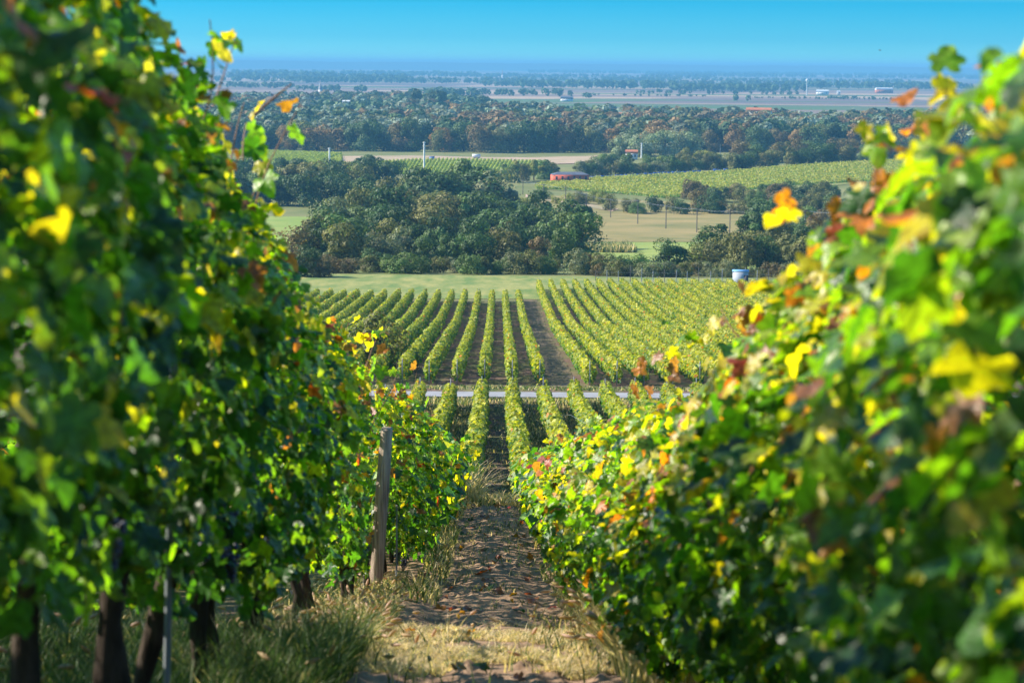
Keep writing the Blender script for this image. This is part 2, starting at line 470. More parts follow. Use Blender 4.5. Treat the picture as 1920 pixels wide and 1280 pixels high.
# ------------------------------------------------------------------ far hills
g = Geo()
hx = np.linspace(-9000, 12000, 700)
prof = 1.0 * (zt(hx, 20000.0)) + 60 + 54 + 18 * fbm(hx / 1500, 0, 31, 3) + 10 * fbm(hx / 160, 0, 37, 3)
prof = prof - (hx > 3300) * 0 
rows_ = []
for yy, hh in ((18200, 0.0), (18700, 0.35), (19200, 0.72), (19700, 0.93), (20200, 1.0), (21500, 0.9), (24000, 0.5)):
    zz = -60.5 + prof * hh * (1 - 0.05 * fbm(hx / 200, yy / 200, 5)) 
    rows_.append(np.stack([hx, np.full_like(hx, yy) + 200 * fbm(hx / 700, yy, 9), zz], -1))
V = np.stack(rows_).reshape(-1, 3); nx = len(hx); ny = len(rows_)
i = np.arange(ny - 1)[:, None] * nx + np.arange(nx - 1)[None]
g.add(V, np.stack([i, i + 1, i + 1 + nx, i + nx], -1).reshape(-1, 4))
M_hill = simple_mat('wooded_hill', (0.035, 0.06, 0.03), 0.95, 0.1, (0.01, (0.06, 0.08, 0.04)))
tag(obj('hills', g, M_hill, smooth=False), kind='structure')

# ------------------------------------------------------------------ vines
C_DEEP = np.array((0.022, 0.068, 0.024)); C_GREEN = np.array((0.040, 0.125, 0.022)); C_LIGHT = np.array((0.135, 0.27, 0.022))
C_YELLOW = np.array((0.44, 0.39, 0.025)); C_ORANGE = np.array((0.48, 0.17, 0.025)); C_RED = np.array((0.28, 0.03, 0.02)); C_BROWN = np.array((0.24, 0.11, 0.055))
PAL = np.stack([C_DEEP, C_GREEN, C_LIGHT, C_YELLOW, C_ORANGE, C_RED, C_BROWN])

def leaf_tints(rng, n, t, autumn, patch):
    """t: 0 at the bottom of the row .. 1 at the top; autumn: 0..1; patch: noise 0..1"""
    a = np.clip(autumn * (0.12 + 1.4 * t ** 1.9) * (0.35 + 1.3 * patch), 0, 1.2)
    w = np.stack([0.50 * (1 - 0.6 * a), 0.52 + 0 * a, 0.14 + 0.70 * a, 0.44 * a ** 1.4, 0.040 * a ** 1.6, 0.03 * a ** 2 + 0.001, 0.10 * a ** 1.7 + 0.004], -1)
    w /= w.sum(-1, keepdims=True)
    r = rng.random(n)[:, None]
    k = (r > np.cumsum(w, -1)).sum(-1).clip(0, 6)
    c = PAL[k] * rng.uniform(0.7, 1.3, (n, 1))
    mixto = PAL[np.clip(k + np.where(k < 3, rng.integers(-1, 2, n), rng.integers(-1, 1, n)), 0, 6)]
    f = rng.uniform(0, 0.45, (n, 1))
    return c * (1 - f) + mixto * f

def row_leaves(rng, x0, y0, y1, per_m, size, base, top, hw, autumn, keep=None, seed=0, flat=0.35):
    """positions, normals, tips, sizes, tints of the leaves of one trellised row"""
    n = int((y1 - y0) * per_m)
    y = rng.uniform(y0, y1, n)
    u = rng.random(n) ** 0.9
    bs = base(y) if callable(base) else base
    tp = top(y) if callable(top) else top
    w_ = hw(y) if callable(hw) else hw
    tp = tp + 0.42 * (fbm(y * 1.1 + 3.1 * seed, 0.0, 40 + seed, 3) - 0.5) + 0.16 * (vnoise(y * 4.0, 1.0, 70 + seed) - 0.5)
    bs = bs + 0.5 * (fbm(y * 0.9, 2.0 + seed, 50, 2) - 0.5)
    h = bs + u * (tp - bs)
    side = np.where(rng.random(n) < 0.5, -1.0, 1.0)
    prof = np.sin(np.pi * np.clip(0.12 + 0.80 * u, 0, 1)) ** 0.6
    lump = 0.55 + 0.95 * fbm(y * 1.3 + 11 * side, h * 1.5, 60 + seed, 3)
    off = side * w_ * prof * lump * rng.random(n) ** 0.38
    x = x0 + off + 0.10 * (vnoise(y * 0.25, 3.0 + seed, 9) - 0.5)
    if keep is not None:
        k = keep(x, y, h, rng)
        x, y, h, u, side, off = (a[k] for a in (x, y, h, u, side, off))
        n = len(x)
    P = np.stack([x, y, zt(x, y) + h], -1)
    N = np.stack([side * (0.85 - 0.4 * u), np.zeros(n), 0.15 + 0.75 * u], -1) + rng.normal(0, 0.48, (n, 3))
    T = np.stack([side * 0.35, np.zeros(n), -0.9 * np.ones(n)], -1) + rng.normal(0, 0.45, (n, 3))
    s = size * rng.uniform(0.55, 1.25, n)
    autumn = (autumn(y) if callable(autumn) else autumn)
    tint = leaf_tints(rng, n, u, autumn, fbm(y * 0.55, h * 0.9, 80 + seed, 3))
    return P, N, T, s, tint

def add_leaves(g, rng, L, lod):
    P, N, T, s, tint = L
    if lod == 0:
        k = rng.integers(0, len(LEAF_A), len(P))
        for q, (tm, fc) in enumerate(LEAF_A):
            m = k == q
            if m.any():
                scatter(g, P[m], N[m], T[m], s[m], tm, fc, tint[m], rng)
    else:
        tm, fc = LEAF_B if lod == 1 else LEAF_C
        scatter(g, P, N, T, s, tm, fc, tint)

def cluster(g, rng, p, n, spread, size, cols, up=0.4):
    p = np.asarray(p, float)
    P = p + rng.normal(0, spread, (n, 3)) * np.array([1, 1, 1.0])
    N = rng.normal(0, 0.6, (n, 3)) + np.array([np.sign(-p[0]) * 0.4, -0.4, up])
    T = rng.normal(0, 0.6, (n, 3)) + np.array([0, 0, -0.7])
    c = np.asarray(cols)[rng.integers(0, len(cols), n)] * rng.uniform(0.75, 1.25, (n, 1))
    add_leaves(g, rng, (P, N, T, size * rng.uniform(0.7, 1.2, n), c), 0)

ORD = ['first', 'second', 'third', 'fourth', 'fifth', 'sixth', 'seventh', 'eighth', 'ninth', 'tenth', 'eleventh', 'twelfth', 'thirteenth', 'fourteenth', 'fifteenth', 'sixteenth', 'seventeenth', 'eighteenth', 'nineteenth']
_TENS = {20: 'twent', 30: 'thirt', 40: 'fort', 50: 'fift', 60: 'sixt', 70: 'sevent'}
def ordinal(i):
    """0 -> first"""
    if i < 19: return ORD[i]
    k = i + 1; t = k // 10 * 10
    if k == t: return _TENS[t] + 'ieth'
    return _TENS[t] + 'y-' + ORD[k - t - 1]

def trunk_geo(rng, x, y, h, r):
    g = Geo()
    n = 7
    z0 = float(zt(x, y)) - 0.05
    t = np.linspace(0, 1, n)
    wob = np.cumsum(rng.normal(0, 0.024, (n, 2)), 0)
    pts = np.stack([x + wob[:, 0], y + wob[:, 1], z0 + t * (h + 0.05)], -1)
    tube(g, pts, r * (1.0 - 0.25 * t) * rng.uniform(0.75, 1.3, n), 9)
    for s in (-1, 1):                                   # the two cordon arms along the wire
        m = 5; q = np.linspace(0, 1, m)
        arm = np.stack([pts[-1, 0] + rng.normal(0, .01, m), pts[-1, 1] + s * q * 0.5, pts[-1, 2] + 0.05 * np.sin(q * 3) + (zt(x, y + s * q * 0.5) - zt(x, y))], -1)
        tube(g, arm, r * np.linspace(0.65, 0.35, m), 6)
    return g

def bunch_geo(rng, p):
    g = Geo()
    th = np.linspace(0, 2 * np.pi, 7)[:-1]
    base = [(0, 0, 1)] + [(0.87 * math.cos(a), 0.87 * math.sin(a), 0.5) for a in th] + [(0.87 * math.cos(a + .5), 0.87 * math.sin(a + .5), -0.5) for a in th] + [(0, 0, -1)]
    F = [(0, 1 + i, 1 + (i + 1) % 6) for i in range(6)] + [(1 + i, 7 + i, 1 + (i + 1) % 6) for i in range(6)] + [(1 + (i + 1) % 6, 7 + i, 7 + (i + 1) % 6) for i in range(6)] + [(13, 7 + (i + 1) % 6, 7 + i) for i in range(6)]
    base = np.array(base)
    tube(g, [p + np.array([0, 0, .05]), p, p + np.array([0, 0, -.14])], .006, 5)
    for k in range(46):
        t = rng.random(); rad = 0.042 * (1 - t * 0.8)
        a = rng.uniform(0, 6.28)
        c = np.array([rad * math.cos(a), rad * math.sin(a), -0.15 * t]) + p
        g.add(base * 0.0105 + c, F)
    return g

def shoot_geo(rng, p0, p1, r=0.0045, n=8, bow=0.1):
    g = Geo()
    t = np.linspace(0, 1, n)
    p0 = np.asarray(p0, float); p1 = np.asarray(p1, float)
    pts = p0 + t[:, None] * (p1 - p0) + np.sin(t * np.pi)[:, None] * rng.normal(0, bow, 3) * np.linalg.norm(p1 - p0)
    tube(g, pts, np.linspace(r, r * 0.45, n), 5)
    return g, pts

def f_of(xs_, ys_):
    return lambda y: np.interp(y, xs_, ys_)

def near_row(side, label, x0, base, top, hw, autumn, keep, seed, canes, clusters, trunks, per_m):
    rng = np.random.default_rng(seed)
    root = empty('vine_row', (x0, 3.0, float(zt(x0, 3.0))))
    tag(root, label, 'vine row', 'vine rows beside the dirt alley')
    g = Geo()
    add_leaves(g, rng, row_leaves(rng, x0, 2.0, 21.5, per_m, 0.076, base, top, hw, autumn, keep, seed), 0)
    add_leaves(g, rng, row_leaves(rng, x0, 21.5, 44.5, per_m * 0.6, 0.095, base, top, hw, autumn, keep, seed), 1)
    shoots = []
    # canes that stand up out of the hedge, each with its own leaves
    yy = rng.uniform(2.6 if side < 0 else 5.2, 40, canes)
    for y in yy:
        tp = float(top(y)); x = x0 + rng.normal(0, 0.13)
        z = float(zt(x, y)) + tp
        p0 = (x, y, z - 0.35); p1 = (x + rng.normal(-side * 0.05, 0.16), y + rng.normal(0, 0.18), z + rng.uniform(0.08, 0.46 if side < 0 else 0.26))
        sg, pts = shoot_geo(rng, p0, p1)
        if y < 24: shoots.append(sg)
        for q in pts[3:]:
            if rng.random() < 0.85:
                cluster(g, rng, q, 1, 0.03, 0.085, PAL[[1, 2, 2, 3, 3, 4, 6]])
    for (px_, py_, d, n, sp, sz, cols) in clusters:
        cluster(g, rng, pt(px_, py_, d), n, sp, sz * .78, PAL[cols])
    fo = obj('foliage', g, M_leaf, root); 
    inv = Matrix.Translation(-root.location)
    fo.matrix_parent_inverse = inv
    for sg in shoots:
        o = obj('shoot', sg, M_cane, root, smooth=True); o.matrix_parent_inverse = inv
    for (y, h, r) in trunks:
        o = obj('trunk', trunk_geo(rng, x0 + rng.normal(0, 0.04), y, h, r), M_bark, root, smooth=True); o.matrix_parent_inverse = inv
    for hz in (0.75, 1.15, 1.5):
        w = Geo(); wy = np.linspace(2.0, 44.5, 30)
        tube(w, np.stack([np.full_like(wy, x0), wy, zt(x0, wy) + hz], -1), 0.0018, 4)
        o = obj('wire', w, M_steel, root); o.matrix_parent_inverse = inv
    return root, rng, inv

XL, XR = -1.16, 1.10
L_base = f_of([2, 8, 9.5, 11.5, 14, 16, 22, 44], [0.70, 0.62, 0.54, 0.44, 0.40, 0.32, 0.24, 0.15])
L_top = f_of([2, 4.6, 6.5, 7.9, 9.65, 12.3, 15.5, 19, 21, 25, 30, 36, 44], [2.35, 2.32, 2.22, 2.1, 1.92, 1.88, 1.84, 1.8, 1.80, 1.54, 1.22, 1.08, 1.05])
L_hw = f_of([2, 9, 14, 19, 21, 44], [0.46, 0.44, 0.36, 0.34, 0.62, 0.64])
R_base = f_of([2, 9, 12, 16, 44], [0.30, 0.22, 0.18, 0.16, 0.12])
R_top = f_of([2, 4.0, 5.2, 6.5, 7.9, 12, 17, 21, 26, 30, 34, 44], [1.66, 1.74, 1.76, 1.62, 1.42, 1.42, 1.40, 1.38, 1.16, 0.92, 0.85, 1.05])
R_hw = f_of([2, 6, 12, 18, 44], [0.44, 0.46, 0.56, 0.68, 0.66])

def L_keep(x, y, h, rng):
    # the leaves stay clear of the wooden post, and the row is thin low down just before it
    lim = np.interp(y, [9, 12, 15, 17, 19.3, 19.7, 60], [-0.62, -0.78, -0.96, -1.08, -1.21, -0.3, -0.3])
    k = x < lim + 0.02
    thin = (y > 10.4) & (y < 14.4) & (h < 1.5)
    k &= ~thin | (rng.random(len(x)) < 0.07)
    return k
def R_keep(x, y, h, rng):
    return x > np.interp(y, [2, 44], [0.42, 0.34]) - 0.1 * rng.random(len(x))

trunks_L = [(3.4, 1.0, .035), (4.3, .95, .04), (5.15, .95, .042), (6.0, .95, .05), (6.9, .92, .036), (7.8, .9, .036), (8.8, .9, .034), (9.8, .85, .034), (10.8, .8, .034), (11.9, .8, .032), (13.0, .8, .032), (14.1, .8, .03), (15.3, .8, .03), (16.5, .8, .03), (17.7, .75, .03), (18.9, .75, .03)] + [(20.2 + 1.2 * k, .7, .03) for k in range(20)]
trunks_R = [(2.8 + 1.1 * k, .7, .032) for k in range(37)]
clus_L = [(60, 60, 4.6, 9, .05, .10, [3, 3, 4]), (45, 345, 4.7, 4, .04, .13, [2, 2]), (28, 525, 4.6, 2, .02, .11, [3]), (440, 312, 7.4, 3, .03, .06, [4, 3, 3]), (312, 275, 6.0, 6, .05, .055, [4, 6, 6]), (370, 235, 6.6, 5, .06, .055, [6, 6, 4]),
          (660, 690, 14.2, 16, .08, .10, [3, 3, 2]), (620, 650, 13.4, 12, .09, .10, [3, 2, 3]), (690, 640, 14.8, 9, .06, .09, [3, 3, 4]), (595, 775, 12.4, 4, .03, .11, [5]), (485, 270, 7.8, 3, .03, .12, [1, 2]), (430, 88, 6.9, 5, .03, .07, [2, 3, 1]),
          (400, 130, 6.6, 4, .03, .06, [2, 6, 1]), (770, 780, 21.5, 14, .1, .11, [3, 3, 2]), (860, 840, 30, 12, .12, .11, [3, 2]), (770, 860, 21.5, 4, .04, .10, [4, 5]), (90, 420, 4.7, 5, .06, .11, [2, 3]), (200, 120, 5.4, 4, .05, .1, [3, 2])]
clus_R = [(1850, 135, 4.7, 5, .03, .055, [5, 4, 6]), (1775, 160, 4.9, 4, .03, .09, [2, 3]), (1665, 262, 5.5, 7, .05, .09, [3, 2, 4]), (1750, 372, 5.1, 3, .03, .12, [3, 2]), (1545, 558, 6.0, 14, .035, .085, [6, 6, 5]), (1575, 650, 6.0, 12, .04, .08, [5, 5, 6]), (1420, 600, 7.4, 9, .05, .075, [6, 3, 6]),
          (1440, 585, 7.6, 6, .03, .075, [6, 3, 5]), (1385, 610, 8.0, 6, .05, .07, [6, 3]), (1290, 640, 10.0, 6, .07, .09, [2, 3]), (1255, 700, 11.0, 8, .1, .09, [4, 3, 6]), (1660, 340, 5.6, 2, .02, .09, [3, 4]), (1610, 355, 5.8, 2, .02, .08, [6]), (1575, 430, 6.0, 4, .04, .11, [1, 2]), (1890, 200, 4.4, 5, .06, .07, [3, 4, 2]),
          (1720, 300, 5.2, 6, .06, .09, [6, 4, 3]), (1240, 800, 12.0, 14, .2, .1, [3, 3, 4, 2]), (1160, 850, 15.5, 14, .2, .1, [3, 3, 2])]
rowL, rngL, invL = near_row(-1, 'tall shaded vine row with dark trunks left of the dirt alley', XL, L_base, L_top, L_hw, f_of([2, 9, 12, 15, 18, 30, 44], [.75, .6, 1.2, 2.0, 1.7, 1.5, 1.3]), L_keep, 11, 40, clus_L, trunks_L, 950)
rowR, rngR, invR = near_row(1, 'yellow-topped vine row right of the dirt alley, leafy down to the ground', XR, R_base, R_top, R_hw, f_of([2, 6, 10, 20, 44], [.85, .9, 1.3, 1.5, 1.5]), R_keep, 23, 40, clus_R, trunks_R, 980)
# shoots and twigs one can pick out against the view
for (a, b, d0, d1, r) in [((478, 215), (546, 158), 7.8, 8.0, .006), ((400, 200), (440, 78), 6.8, 6.9, .004), ((455, 300), (462, 230), 7.6, 7.7, .004), ((690, 810), (745, 700), 15.0, 15.2, .004)]:
    sg, _ = shoot_geo(rngL, pt(*a, d0), pt(*b, d1), r, bow=0.04)
    o = obj('shoot', sg, M_cane, rowL, smooth=True); o.matrix_parent_inverse = invL
for (a, b, d0, d1, r) in [((1668, 590), (1545, 560), 6.0, 6.2, .008), ((1640, 700), (1570, 640), 6.1, 6.2, .006), ((1420, 660), (1352, 578), 7.7, 7.8, .005), ((1620, 480), (1640, 300), 5.5, 5.6, .004)]:
    sg, _ = shoot_geo(rngR, pt(*a, d0), pt(*b, d1), r, bow=0.03)
    o = obj('shoot', sg, M_cane, rowR, smooth=True); o.matrix_parent_inverse = invR
for (px_, py_, d) in [(170, 900, 4.9), (205, 960, 5.0), (382, 975, 6.8), (405, 1000, 7.0), (430, 1010, 7.2), (420, 960, 7.1), (500, 1010, 8.3), (690, 1000, 18.0), (745, 1030, 20.2), (757, 1040, 20.3)]:
    p = pt(px_, py_, d)
    o = obj('grape_bunch', bunch_geo(rngL, p), M_grape, rowL, smooth=True); o.matrix_parent_inverse = invL
for (px_, py_, d) in [(1130, 1080, 16.3), (1270, 1120, 12.2), (1760, 1090, 5.6), (1600, 690, 6.0)]:
    p = pt(px_, py_, d)
    o = obj('grape_bunch', bunch_geo(rngR, p), M_grape, rowR, smooth=True); o.matrix_parent_inverse = invR

def plain_row(label, group, x0, y0, y1, per_m, size, base, top, hw, autumn, seed, lod, mat, stakes=(), xfun=None, trunks=()):
    rng = np.random.default_rng(seed)
    root = empty('vine_row', (x0, y0, float(zt(x0, y0))))
    tag(root, label, 'vine row', group)
    inv = Matrix.Translation(-root.location)
    g = Geo()
    L = row_leaves(rng, x0, y0, y1, per_m, size, base, top, hw, autumn, None, seed % 97)
    if mat is M_leaf_far:
        P_ = L[0]; hh = (P_[:, 2] - zt(P_[:, 0], P_[:, 1])) / 1.9
        f = np.clip(-0.12 + hh * 0.80 + 0.5 * (fbm(P_[:, 1] / 7.0, x0 * .3, 21, 3) - .5) + rng.normal(0, .24, len(P_)), 0, 1)[:, None] * autumn
        tt = (C_GREEN * 1.15 * (1 - f) + np.array((0.44, 0.40, 0.03)) * f) * rng.uniform(.75, 1.25, (len(P_), 1))
        odd = rng.random(len(P_)) < .015; tt[odd] = C_ORANGE
        keep_ = vnoise(P_[:, 1] / 1.6, x0, 33) > 0.10
        L = tuple(a[keep_] for a in L[:4]) + (tt[keep_],)
    add_leaves(g, rng, L, lod)
    o = obj('foliage', g, mat, root); o.matrix_parent_inverse = inv
    for y in stakes:
        s = Geo(); z = float(zt(x0, y)); box(s, x0 - .03, x0 + .03, y - .03, y + .03, z - .1, z + 1.95)
        o = obj('stake', s, M_steel, root); o.matrix_parent_inverse = inv
    return root

# second rows either side of the alley, mostly hidden by the first ones
for s, lab in ((-1, 'left'), (1, 'right')):
    plain_row('vine row glimpsed behind the tall near row on the %s of the dirt alley' % lab, 'second rows beside the alley', s * 3.25, 3.0, 44.0, 300, 0.13, 0.12, f_of([3, 11.3, 12.1, 16, 18, 26, 44], [1.9, 1.9, 1.1, 1.1, 1.4, 1.1, .9]), 0.42, 0.7, 31 + s, 1, M_leaf)

plain_row('vine row farthest left behind the tall near rows', None, -5.4, 3.0, 34.0, 170, 0.16, 0.1, 1.5, 0.45, 0.5, 55, 2, M_leaf)
# the slope between the crest of the alley and the road
for k in range(-5, 7):
    x = 1.05 + 2.1 * (k - 0.0) if True else 0
    y1 = {-5: 138, -4: 139, -3: 144, -2: 143}.get(k, 145) - (0 if k not in (2, 3, 4, 5, 6) else 1.0 * (k % 2))
    d = 'right' if k >= 0 else 'left'; i = k if k >= 0 else -k - 1
    n = 200 if abs(k) < 3 else 150
    nm = 'yellow-green vine row between the alley crest and the road, %s %s of the alley' % (ordinal(i), d)
    plain_row(nm, 'vine rows above the road', x, 46.0 if k in (-1, 0) else 50.0, y1, n, 0.20, 0.3, f_of([46, 60, 85, 145], [1.5, 1.6, 1.7, 1.75]), 0.38, 0.95, 100 + k, 1 if abs(k) < 3 else 2, M_leaf_far, (y1 - 0.3,))

# the big vineyard beyond the road
for k in range(-18, 2):
    x = 1.13 + 2.1 * k
    y0 = 160.0 + (0.7 * (k % 3)); y1 = 336 - 0.25 * (1 - k)
    if k <= -7: y0 += 6
    plain_row('green vine row beyond the road, %s to the left of the grassy track' % ordinal(1 - k), 'vine rows beyond the road, left block', x, y0, y1, 85, 0.27, 0.35, 1.95, 0.34, 0.75, 300 + k, 2, M_leaf_far, (y0, y1))
for k in range(0, 27):
    x = 7.0 + 2.1 * k
    y0 = 160.0 + 0.6 * (k % 3) + max(0, k - 8) * 2.0; y1 = 374 - 0.3 * max(0, 6 - k) * 4
    plain_row('yellow-green vine row beyond the road, %s to the right of the grassy track' % ordinal(k), 'vine rows beyond the road, right block', x, y0, y1, 85, 0.27, 0.35, 1.80, 0.37, 0.95, 400 + k, 2, M_leaf_far, (y0, y1))

# small distant vineyards: rows given by two ground points
def far_row(label, group, a, b, per_m, size, top, hw, autumn, seed):
    rng = np.random.default_rng(seed)
    a = np.array(a); b = np.array(b); Ln = float(np.hypot(*(b - a)))
    root = empty('vine_row', (a[0], a[1], float(zt(a[0], a[1]))))
    tag(root, label, 'vine row', group)
    n = max(40, int(Ln * per_m)); t = rng.random(n)
    d = (b - a) / Ln; nrm = np.array([d[1], -d[0]])
    s = np.where(rng.random(n) < .5, -1, 1.0); u = rng.random(n)
    off = s * hw * rng.random(n) ** .4 * (0.6 + 0.8 * vnoise(t * Ln * .6, seed, 3))
    xy = a + t[:, None] * (b - a) + nrm * off[:, None]
    h = 0.3 + u * (top - 0.3) * (0.8 + 0.4 * vnoise(t * Ln * 0.5, seed, 4))
    P = np.stack([xy[:, 0], xy[:, 1], zt(xy[:, 0], xy[:, 1]) + h], -1)
    N = np.stack([nrm[0] * s * .7, nrm[1] * s * .7, 0.2 + 0.8 * u], -1) + rng.normal(0, .4, (n, 3))
    T = rng.normal(0, 1, (n, 3))
    g = Geo(); f = np.clip(u * 0.9 + rng.normal(0, .2, n), 0, 1)[:, None] * autumn; tint = (C_GREEN * 1.5 * (1 - f) + np.array((0.32, 0.32, 0.05)) * f) * rng.uniform(.8, 1.2, (n, 1))
    scatter(g, P, N, T, size * rng.uniform(.7, 1.3, n), *LEAF_C, tint)
    o = obj('foliage', g, M_leaf_far, root); o.matrix_parent_inverse = Matrix.Translation(-root.location)

def lerp_px(edge, x):
    return float(np.interp(x, [p[0] for p in edge], [p[1] for p in edge]))
N_A = 28
for i in range(N_A):
    xl = 448 + i * 7.0
    lo = at(xl, lerp_px([(440, 304), (560, 311), (640, 316)], xl)); hi = at(min(xl + 52, 640 - (N_A - i) * 0.0), lerp_px([(440, 285), (520, 286), (640, 291)], xl + 52))
    if xl + 52 > 640: hi = at(640, lerp_px([(580, 292), (640, 303)], xl + 0.0))
    far_row('distant vine row on the slope by the slim white pylon, %s from the left' % ordinal(i), 'vine rows on the far left slope', lo, hi, 11, 0.55, 1.8, 0.5, 0.8, 600 + i)
N_B = 56
for i in range(N_B):
    xl = 608 + i * 7.1
    lo = at(xl, lerp_px([(600, 318), (700, 326), (820, 330), (1010, 330)], xl)); hi = at(xl + 17, lerp_px([(600, 310), (660, 309), (780, 302), (900, 302), (1030, 306)], xl + 17))
    far_row('distant vine row below the bare earth strip, %s from the left' % ordinal(i), 'vine rows below the bare earth strip', lo, hi, 11, 0.55, 1.8, 0.5, 0.8, 700 + i)
N_R = 44
E_LO = [(1000, 354), (1080, 358), (1160, 364), (1250, 373), (1330, 366), (1460, 350), (1700, 338)]
E_HI = [(1000, 350), (1050, 343), (1100, 337), (1200, 332), (1370, 323), (1500, 312), (1700, 300)]
for i in range(N_R):
    t = (i + .3) / N_R
    px_ = np.linspace(1008, 1690, 24)
    pts_ = np.array([at(x, lerp_px(E_HI, x) * (1 - t) + lerp_px(E_LO, x) * t) for x in px_])
    rng = np.random.default_rng(800 + i)
    root = empty('vine_row', (pts_[0][0], pts_[0][1], float(zt(*pts_[0]))))
    tag(root, 'distant vine row on the right slope, %s down from the blue fence' % ordinal(i), 'vine row', 'vine rows on the right slope')
    n = 2600
    u = rng.random(n) * 23; k = u.astype(int); f = (u - k)[:, None]
    xy = pts_[k] * (1 - f) + pts_[k + 1] * f + rng.normal(0, .55, (n, 2))
    hh = rng.random(n); h = .2 + hh * 1.2 * (.6 + .8 * vnoise(xy[:, 0] * .35, xy[:, 1] * .2, 5))
    P = np.stack([xy[:, 0], xy[:, 1], zt(xy[:, 0], xy[:, 1]) + h], -1)
    f = np.clip(hh * .9 + rng.normal(0, .25, n), 0, 1)[:, None]
    tint = (C_GREEN * 1.8 * (1 - f) + np.array((0.34, 0.31, 0.05)) * f) * rng.uniform(.75, 1.2, (n, 1))
    g = Geo(); scatter(g, P, rng.normal(0, .6, (n, 3)) + np.array([-.2, -.3, .6]), rng.normal(0, 1, (n, 3)), .62 * rng.uniform(.7, 1.3, n), *LEAF_C, tint)
    o = obj('foliage', g, M_leaf_far, root); o.matrix_parent_inverse = Matrix.Translation(-root.location)

# ------------------------------------------------------------------ trees
def crown_geo(seed, kind='round', nq=3600, q=0.040):
    """unit-height crown made of leaf sprays on many small lobes"""
    rng = np.random.default_rng(seed)
    if kind == 'round':   nl, rx, rz, cz, lr = 18, 0.36, 0.40, 0.50, (0.13, 0.22)
    elif kind == 'bush':  nl, rx, rz, cz, lr = 18, 0.50, 0.40, 0.38, (0.15, 0.28)
    elif kind == 'tall':  nl, rx, rz, cz, lr = 18, 0.16, 0.38, 0.56, (0.07, 0.12)
    else:                 nl, rx, rz, cz, lr = 20, 0.42, 0.42, 0.46, (0.13, 0.24)
    per = nq // nl
    Ps, Ns, Cs = [], [], []
    for k in range(nl):
        v = norm(rng.normal(0, 1, 3)); v[2] = v[2] * 0.9 + 0.08
        c = np.array([0, 0, cz]) + v * np.array([rx, rx, rz]) * rng.uniform(0.5, 0.95)
        if k % 4 == 0 and kind != 'tall': c[2] = rng.uniform(0.08, 0.25)
        if kind == 'bush': c[2] = max(c[2], 0.14)
        r = rng.uniform(lr[0] * .7, lr[1] * 1.05) * (1.15 if c[2] < cz else 0.95)
        d = norm(rng.normal(0, 1, (per, 3)) + np.array([v[0] * .5, v[1] * .5, 0.35]))
        rad = r * (0.70 + 0.42 * rng.random((per, 1)) ** 0.6 + 0.35 * (rng.random((per, 1)) < .07) * rng.random((per, 1)))
        P = c + d * rad * np.array([1, 1, 0.85])
        Ps.append(P); Ns.append(d + rng.normal(0, .33, (per, 3)))
        Cs.append(np.ones((per, 3)) * rng.uniform(.7, 1.3) * rng.uniform(0.72, 1.28, (per, 1)) * (1 + rng.normal(0, 0.05, 3)))
    P, N, Cc = np.concatenate(Ps), np.concatenate(Ns), np.concatenate(Cs)
    P[:, 2] = np.maximum(P[:, 2], 0.03)
    T = rng.normal(0, 1, P.shape)
    g = Geo()
    scatter(g, P, N, T, q * rng.uniform(.6, 1.35, len(P)), *LEAF_C, Cc)
    return g

def trunk_unit(seed):
    rng = np.random.default_rng(seed); g = Geo()
    t = np.linspace(0, 1, 6)
    tube(g, np.stack([np.cumsum(rng.normal(0, .008, 6)), np.cumsum(rng.normal(0, .008, 6)), -0.02 + t * 0.62], -1), 0.028 * (1.2 - 0.8 * t), 6)
    for k in range(5):
        a = rng.uniform(0, 6.28); h = rng.uniform(.25, .5); L_ = rng.uniform(.15, .3)
        q = np.linspace(0, 1, 4)[:, None]
        tube(g, np.array([0, 0, h]) + q * np.array([math.cos(a) * L_, math.sin(a) * L_, L_ * .8]), 0.013 * np.linspace(1, .35, 4), 5)
    return g

CROWNS = {k: [mesh_of('crown', crown_geo(900 + 31 * i + j, k), M_tree) for i in range(4)] for j, k in enumerate(('round', 'bush', 'tall', 'broad'))}
TRUNKS = [mesh_of('trunk', trunk_unit(950 + i), M_bark, True) for i in range(4)]
TC = {k: tuple(c * 1.4 for c in v) for k, v in {'dark green': (.030, .058, .020), 'deep green': (.038, .068, .024), 'mid green': (.055, .092, .026), 'olive': (.085, .090, .032), 'yellow-green': (.15, .165, .035), 'silver-green': (.15, .185, .13), 'rusty': (.15, .098, .042), 'brown-green': (.095, .075, .036), 'grey-green': (.105, .12, .075)}.items()}
trng = np.random.default_rng(5)

def tree(name, label, cat, group, x, y, h, kind, colour, wide=1.0):
    root = empty(name, (x, y, float(zt(x, y)) - 0.05), trng.uniform(0, 6.28))
    tag(root, label, cat, group)
    h *= 1.08; w = h * wide
    c = np.array(TC[colour]) * np.array((1.12, 1.08, .80)) * trng.uniform(0.85, 1.15)
    m = CROWNS[kind][trng.integers(0, 4)]
    o = link('crown', m, root, scale=(w, w * trng.uniform(.9, 1.1), h)); o.color = (*c, 1)
    link('trunk', TRUNKS[trng.integers(0, 4)], root, scale=(h, h, h))
    return root

def belt(region, group, specs, kinds, colours, name='tree', cat='tree', noun='tree'):
    """specs: list of (px of the crown middle, px y of the base or None, depth, height m)"""
    specs = sorted(specs)
    for i, (px_, d, h) in enumerate(specs):
        x = ray(px_, 400).x * d
        kd = kinds[trng.integers(0, len(kinds))]; cl = colours[trng.integers(0, len(colours))]
        tree(name, '%s %s %s, %s from the left' % (cl, noun, region, ordinal(i)), cat, group, x, d, h, kd, cl, trng.uniform(0.8, 1.3))

